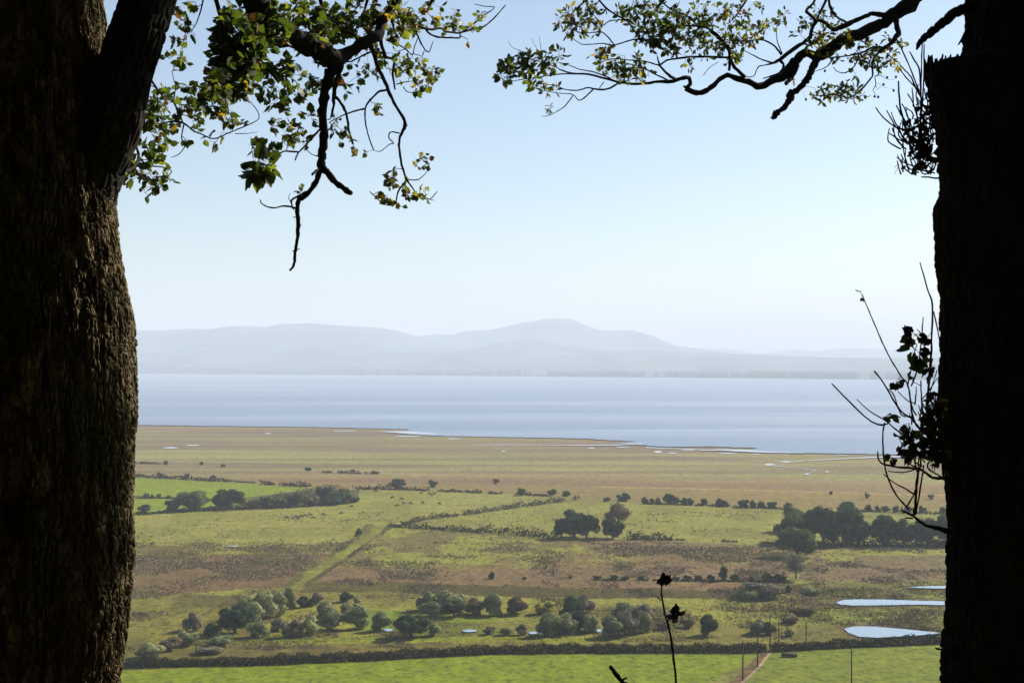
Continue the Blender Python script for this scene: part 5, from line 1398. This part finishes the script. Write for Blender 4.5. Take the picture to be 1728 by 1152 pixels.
# ================================================================== beech whose boughs cross the top right
def beech():
    D = 13.0; X0 = (1722-864)/F*D; gz = float(hill_z(X0, D))
    root = empty('beech_tree', (X0, D, gz), 'beech with crooked boughs and small oval leaves crossing the sky at the top right', 'tree')
    W = Wood(15)
    W.limb(np.array([(X0,D,gz-0.3),(X0+0.05,D,gz+3),(X0,D+0.1,gz+7),(X0-0.1,D,gz+11),(X0,D,gz+15)]), np.array([0.34,0.24,0.22,0.19,0.12]), 'trunk', True, 20)
    c5 = lambda p, Y0, Y1, t0, t1, s=8: W.branch(sc(p, 4.32, 1200, 0, Y0, Y1, t0, t1), 'branch', True, s)
    c3 = lambda p, Y0, Y1, t0, t1, s=6: W.branch(sc(p, 3.927, 800, 0, Y0, Y1, t0, t1), 'branch', True, s)
    W.branch([(1722,-170,13,46),(1650,-110,13,38),(1590,-50,12.9,32),(1545,-8,12.8,28),(1524,17,12.8,24),(1500,32,12.8,21),(1478,45,12.8,19),(1450,57,12.75,18),(1420,70,12.7,18),(1397,84,12.7,18),(1381,95,12.7,19),(1366,90,12.7,14),(1352,93,12.7,15),(1342,106,12.7,16),(1326,126,12.65,15),(1307,134,12.6,12),(1284,147,12.55,11),(1263,139,12.5,10),(1246,133,12.5,9),(1228,128,12.5,8),(1214,134,12.5,8),(1200,148,12.4,8),(1188,155,12.4,8),(1175,157,12.4,9),(1160,150,12.4,8.5),(1164,143,12.4,7),(1163,132,12.35,6.6),(1152,132,12.3,6.5),(1136,137,12.3,6),(1106,139,12.25,4.6),(1075,142,12.2,4),(1045,139,12.1,3.6),(1024,133,12.1,3.4),(994,126,12,3),(966,124,12,2.6),(943,117,11.9,2)], 'branch', True, 14)
    W.branch([(1160,149,12.4,6),(1154,146,12.4,4)], 'branch', True, 6)
    c5([(775,420,62),(752,470,52),(725,530,46),(690,590,46),(650,640,40),(600,672,44),(575,690,52),(580,720,48),(545,770,38),(500,810,34),(470,832,38),(462,850,40),(450,868,20)], 12.7, 12.5, 0, 0, 10)
    c5([(470,815),(455,808)], 12.5, 12.5, 4, 2); c5([(455,862),(432,858)], 12.5, 12.5, 4, 2); c5([(575,690),(553,688)], 12.55, 12.5, 5, 3)
    c5([(1310,110,40),(1250,108,40),(1180,100,34),(1130,118,32),(1060,145,32),(990,182,34),(910,215,34),(870,200,26),(830,165,24),(775,155,26),(735,210,26),(722,270,28),(690,300,26),(620,345,26),(550,395,26),(500,435,24),(450,462,16),(400,475,8),(345,488,8),(322,540,7),(300,560,6),(250,562,6)], 12.8, 12.4, 0, 0, 8)
    c5([(505,440),(530,480),(500,530),(440,555),(380,572)], 12.5, 12.4, 5, 1.6); c5([(630,470,40),(590,560,34),(565,592,30),(545,612,26)], 12.65, 12.55, 0, 0)
    c5([(765,155),(720,110),(695,75),(745,25),(770,-60)], 12.6, 12.8, 6, 3); c5([(910,110),(880,80),(860,20),(850,-50)], 12.8, 12.9, 5, 4); c5([(1000,170),(940,140),(890,100)], 12.8, 12.8, 4, 3)
    c5([(1340,120,44),(1352,180,32),(1362,250,38),(1310,320,26),(1260,350,20),(1205,400,16),(1172,460,14),(1180,540,12),(1150,590,12),(1095,655,12),(1010,712,10),(900,690,8),(800,700,7),(720,690,5)], 12.75, 12.2, 0, 0, 8)
    c5([(1260,350),(1180,345),(1100,385),(1000,408),(860,420)], 12.6, 12.3, 4, 1.6); c5([(1075,400),(1050,475),(985,530),(925,525),(890,490)], 12.5, 12.3, 2.6, 1); c5([(880,440),(840,490),(760,520)], 12.5, 12.4, 2.4, 1)
    c5([(1210,430),(1220,540),(1195,560),(1200,620),(1180,655)], 12.5, 12.4, 2.2, 1); c5([(1280,390),(1340,440),(1380,460)], 12.5, 12.6, 2, 1); c5([(1300,320),(1400,310),(1440,330),(1390,345)], 12.6, 12.6, 1.6, 1)
    c5([(510,400),(470,345),(400,300),(340,290),(280,300),(180,300),(100,290)], 12.5, 12.2, 3.4, 1.4); c5([(520,395),(480,290),(480,190)], 12.5, 12.4, 2, 1); c5([(450,462),(380,440),(300,400),(240,370)], 12.5, 12.2, 3, 1.2)
    c5([(245,562),(180,500),(140,440),(130,355),(60,280),(0,235)], 12.5, 12.2, 6.4, 4.6)
    c3([(1690,470),(1692,400),(1688,330),(1640,262),(1570,200),(1490,176),(1380,175),(1300,180),(1200,150),(1150,60)], 12.3, 12.0, 5, 1.6); c3([(1680,382),(1500,375),(1380,385),(1280,400),(1225,440)], 12.3, 12.1, 4, 2.6)
    c3([(1340,530),(1290,498),(1235,440),(1215,380)], 12.3, 12.0, 5.5, 2.4); c3([(1345,382),(1310,300),(1250,262),(1150,265),(1050,265),(930,300),(860,290),(760,295),(700,288),(600,210)], 12.2, 11.6, 3.6, 1); c3([(1220,432),(1130,408),(1030,400),(920,390),(820,420)], 12.2, 11.9, 2.8, 1)
    c3([(1280,530),(1200,492),(1110,445),(1010,420)], 12.3, 12.0, 3.4, 1.6); c3([(1570,205),(1480,240),(1400,235)], 12.2, 12.1, 2.4, 1); c3([(930,300),(860,220),(800,215),(720,220),(620,190)], 11.9, 11.6, 2.4, 1); c3([(1000,130),(900,140),(850,170),(800,110),(740,60)], 12, 11.8, 2, 1)
    c3([(1490,175),(1400,100),(1300,60),(1200,-30)], 12.2, 12.3, 3, 3); c3([(1040,150),(940,100),(850,30),(800,-60)], 12, 12, 3, 3); c3([(1100,262),(1060,200),(1020,150)], 12, 12, 3, 2.4)
    c3([(965,548),(880,592),(800,590),(750,582),(680,600),(600,592),(540,568),(440,556)], 12.1, 11.6, 3.4, 1); c3([(790,592),(740,640),(695,665),(650,625),(560,618),(450,600)], 12.0, 11.8, 2.4, 1); c3([(655,635),(600,705),(545,742),(490,768),(445,772)], 12, 11.9, 1.8, 0.8)
    c3([(905,520),(800,480),(700,460),(620,430),(560,415)], 12.0, 11.6, 2.4, 1); c3([(700,492),(560,492),(440,510),(300,530),(230,542),(180,520)], 12.0, 11.4, 2.2, 0.9); c3([(560,455),(480,420),(400,400),(300,380)], 11.9, 11.5, 2, 1)
    c3([(860,545),(830,585)], 12, 12, 1.6, 1.4); c3([(440,370),(420,330),(375,255)], 11.8, 11.8, 1, 0.5); c3([(450,380),(440,300),(430,240)], 11.8, 11.8, 1, 0.5); c3([(350,350),(260,320),(225,270)], 11.7, 11.7, 1, 0.5); c3([(1520,500),(1560,450),(1620,410)], 12.2, 12.2, 1.2, 0.8)
    W.branch([(1600,-170,13.2,18),(1500,-120,13,12),(1440,-60,12.9,8),(1400,-10,12.8,5),(1380,30,12.7,3)], 'branch'); W.branch([(1440,-150,12.9,14),(1300,-110,12.6,9),(1200,-60,12.3,7),(1130,-10,12.1,5),(1090,40,12,3)], 'branch'); W.branch([(1200,-60,12.3,6),(1060,-40,12,4),(990,0,11.9,3),(960,30,11.8,2)], 'branch')
    W.branch([(1700,-160,13,20),(1560,-170,13,16),(1440,-150,12.9,14)], 'branch'); W.branch([(1300,-110,12.6,6),(1270,-20,12.5,4),(1240,30,12.4,2.5)], 'branch')
    Lf = Leaves('beech', 3); rng = np.random.default_rng(77)
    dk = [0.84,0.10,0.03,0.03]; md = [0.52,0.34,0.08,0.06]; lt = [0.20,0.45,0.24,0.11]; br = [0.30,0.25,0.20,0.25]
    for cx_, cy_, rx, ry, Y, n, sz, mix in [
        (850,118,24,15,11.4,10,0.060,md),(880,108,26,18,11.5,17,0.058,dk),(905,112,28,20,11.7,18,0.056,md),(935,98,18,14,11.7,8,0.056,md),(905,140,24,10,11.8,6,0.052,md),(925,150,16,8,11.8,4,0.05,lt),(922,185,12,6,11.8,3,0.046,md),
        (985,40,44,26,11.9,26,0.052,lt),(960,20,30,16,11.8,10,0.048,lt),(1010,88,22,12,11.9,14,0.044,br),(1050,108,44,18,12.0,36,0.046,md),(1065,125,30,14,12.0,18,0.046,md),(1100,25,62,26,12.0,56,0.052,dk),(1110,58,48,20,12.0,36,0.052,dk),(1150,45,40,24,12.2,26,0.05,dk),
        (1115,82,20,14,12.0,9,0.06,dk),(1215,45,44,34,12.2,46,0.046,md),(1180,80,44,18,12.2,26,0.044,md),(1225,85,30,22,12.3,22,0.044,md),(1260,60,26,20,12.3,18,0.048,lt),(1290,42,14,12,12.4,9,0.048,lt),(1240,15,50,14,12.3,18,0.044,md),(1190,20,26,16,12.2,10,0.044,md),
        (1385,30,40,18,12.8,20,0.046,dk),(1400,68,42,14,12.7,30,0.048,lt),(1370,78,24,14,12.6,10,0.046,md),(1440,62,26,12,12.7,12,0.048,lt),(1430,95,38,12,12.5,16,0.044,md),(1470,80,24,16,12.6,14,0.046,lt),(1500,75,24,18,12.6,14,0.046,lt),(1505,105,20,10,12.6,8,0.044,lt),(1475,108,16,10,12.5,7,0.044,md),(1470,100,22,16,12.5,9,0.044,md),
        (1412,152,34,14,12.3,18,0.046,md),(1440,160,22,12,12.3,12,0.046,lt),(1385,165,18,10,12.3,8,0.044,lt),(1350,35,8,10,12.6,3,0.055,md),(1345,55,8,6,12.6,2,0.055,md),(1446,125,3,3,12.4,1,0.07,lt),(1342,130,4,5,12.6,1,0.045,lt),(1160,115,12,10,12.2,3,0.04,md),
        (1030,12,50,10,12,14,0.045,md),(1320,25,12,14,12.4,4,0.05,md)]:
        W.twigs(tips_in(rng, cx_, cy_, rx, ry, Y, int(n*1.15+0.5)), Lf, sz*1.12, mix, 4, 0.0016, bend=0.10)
    # beech mast: small nuts on fine stalks
    nuts = Acc()
    for x, y in ((1497,131),(1491,143),(1476,163),(1482,164),(1508,153),(1512,130),(1448,140),(1360,168),(1392,120)):
        c = np.array(P(x, y, 12.4))
        nuts.add(*tube([c+np.array([0,0,0.012]), c+np.array([0,0,0.006]), c, c-np.array([0,0,0.006]), c-np.array([0,0,0.012])], [0.003,0.009,0.011,0.009,0.003], 8))
        W.twigs([c+np.array([0,0,0.012])], None, 0, None, 1, 0.0011, bend=0.2)
    cr = np.random.default_rng(61)
    for i in range(12):
        px = cr.uniform(1250, 2300); py = cr.uniform(-900, -260); Y = cr.uniform(11, 16)
        W.branch([(1722,-250-i*30,13,14),((1722+px)/2,(-300+py)/2,(13+Y)/2,8),(px,py,Y,4)], 'branch', True, 5)
        W.twigs(tips_in(cr, px, py, 190, 100, Y, 22, 1.6), Lf, 0.07, dk, 5, 0.003, bend=0.08)
    W.acc['mast'] = nuts
    W.build(root, {'trunk': 'bark_shaded', 'branch': 'bark_shaded', 'twigs': 'twig', 'mast': 'twig'})
    Lf.build('foliage', root)
    for c in root.children: c.location = (-X0, -D, -gz)
beech()

# ================================================================== seedling stems in front
def saplings():
    D = 4.0; x0 = (1150-864)/F*D; gz = float(hill_z(x0, D))
    root = empty('seedling', (x0, D, gz), 'thin black seedling stem with two black silhouetted leaf heads rising at the bottom of the view', 'seedling')
    W = Wood(33)
    W.limb(np.array([(x0,D,gz-0.1), tuple(P(1150,1400,D)), tuple(P(1141,1160,D)), tuple(P(1136,1110,D)), tuple(P(1133,1080,D)), tuple(P(1127,1052,D)), tuple(P(1122,1035,D)), tuple(P(1118,1013,D)), tuple(P(1116,995,D)), tuple(P(1118,984,D))]), np.array([6,5,4,3.8,3.6,3.2,3,3,2.6,2.6])*D/F/2, 'stem', True, 8)
    W.branch([(1125,1049,D,2.4),(1131,1044,D,2),(1139,1037,D,1.8)], 'stem', True, 6); W.branch([(1116,1013,D,2),(1107,1006,D,1.4)], 'stem', True, 5)
    Lf = Leaves('syc', 5)
    def head(x, y, n, s_, up):
        c = np.tile(np.array(P(x, y, D)), (n, 1)); d = np.random.default_rng(int(x)).normal(size=(n, 3))*0.55+np.array([0, 0, up])
        Lf.add(c, d, np.full(n, s_), np.full(n, 4))
    head(1121, 985, 7, 0.034, 0.8); head(1141, 1036, 7, 0.034, 0.45)
    W.build(root, {'stem': 'twig'}); Lf.build('leaves', root)
    for c in root.children: c.location = (-x0, -D, -gz)
    x1 = (1100-864)/F*D; g1 = float(hill_z(x1, D))
    r2 = empty('broken_stem', (x1, D, g1), 'stout broken stem tip poking up at the bottom edge, left of the seedling', 'stem')
    W2 = Wood(34)
    W2.limb(np.array([(x1,D,g1-0.1), tuple(P(1095,1400,D)), tuple(P(1064,1180,D)), tuple(P(1052,1152,D)), tuple(P(1042,1140,D)), tuple(P(1034,1130,D)), tuple(P(1030,1123,D))]), np.array([9,9,8,7,7,6.5,5.5])*D/F/2, 'stem', True, 10)
    W2.branch([(1048,1147,D,4),(1058,1143,D,2.4)], 'stub', True, 6)
    W2.build(r2, {'stem': 'twig', 'stub': 'twig'})
    for c in r2.children: c.location = (-x1, -D, -g1)
saplings()

# ------------------------------------------------------------------ unseen wood behind the eye, added to block sky light
def shade_wood():
    rng = np.random.default_rng(50); n = 110000
    th = rng.uniform(math.pi*0.70, math.pi*2.03, n); r = rng.uniform(8, 26, n)
    X = np.cos(th)*r; Y = np.sin(th)*r
    X2 = rng.uniform(-16, 16, n//2); Y2 = rng.uniform(-9, 3.0, n//2)
    Xa = np.concatenate([X, X2]); Ya = np.concatenate([Y, Y2]); m = len(Xa)
    Z = hill_z(Xa, Ya)+np.concatenate([rng.uniform(0.3, 16, n), rng.uniform(6.5, 12, n//2)])
    Pn = np.stack([Xa, Ya, Z], 1)
    V, Fq = quads_at(Pn, rng.normal(size=(m, 3)), np.concatenate([0.17+0.03*r, np.full(n//2, 0.26)]), rng, 0.0, 1.3)
    a = Acc(); a.add(V, Fq)
    mi = [np.zeros(len(Fq), dtype=int)]
    for i in range(26):
        t = rng.uniform(math.pi*1.05, math.pi*1.95); q = rng.uniform(6, 24); x, y = math.cos(t)*q, math.sin(t)*q; z = float(hill_z(x, y))
        v, f = tube([(x,y,z-0.3),(x+rng.normal()*0.2,y,z+5),(x+rng.normal()*0.6,y,z+13)], [0.3,0.22,0.08], 10); a.add(v, f); mi.append(np.ones(len(f), dtype=int))
    o = mesh_np('shade_wood', np.vstack(a.V), np.vstack(a.F), [M['dark'], M['wood']], False, None, np.concatenate(mi))
    tag(o, 'unseen broadleaf wood added behind the viewpoint to keep sky light off the trunks', 'wood', kind='stuff')
shade_wood()
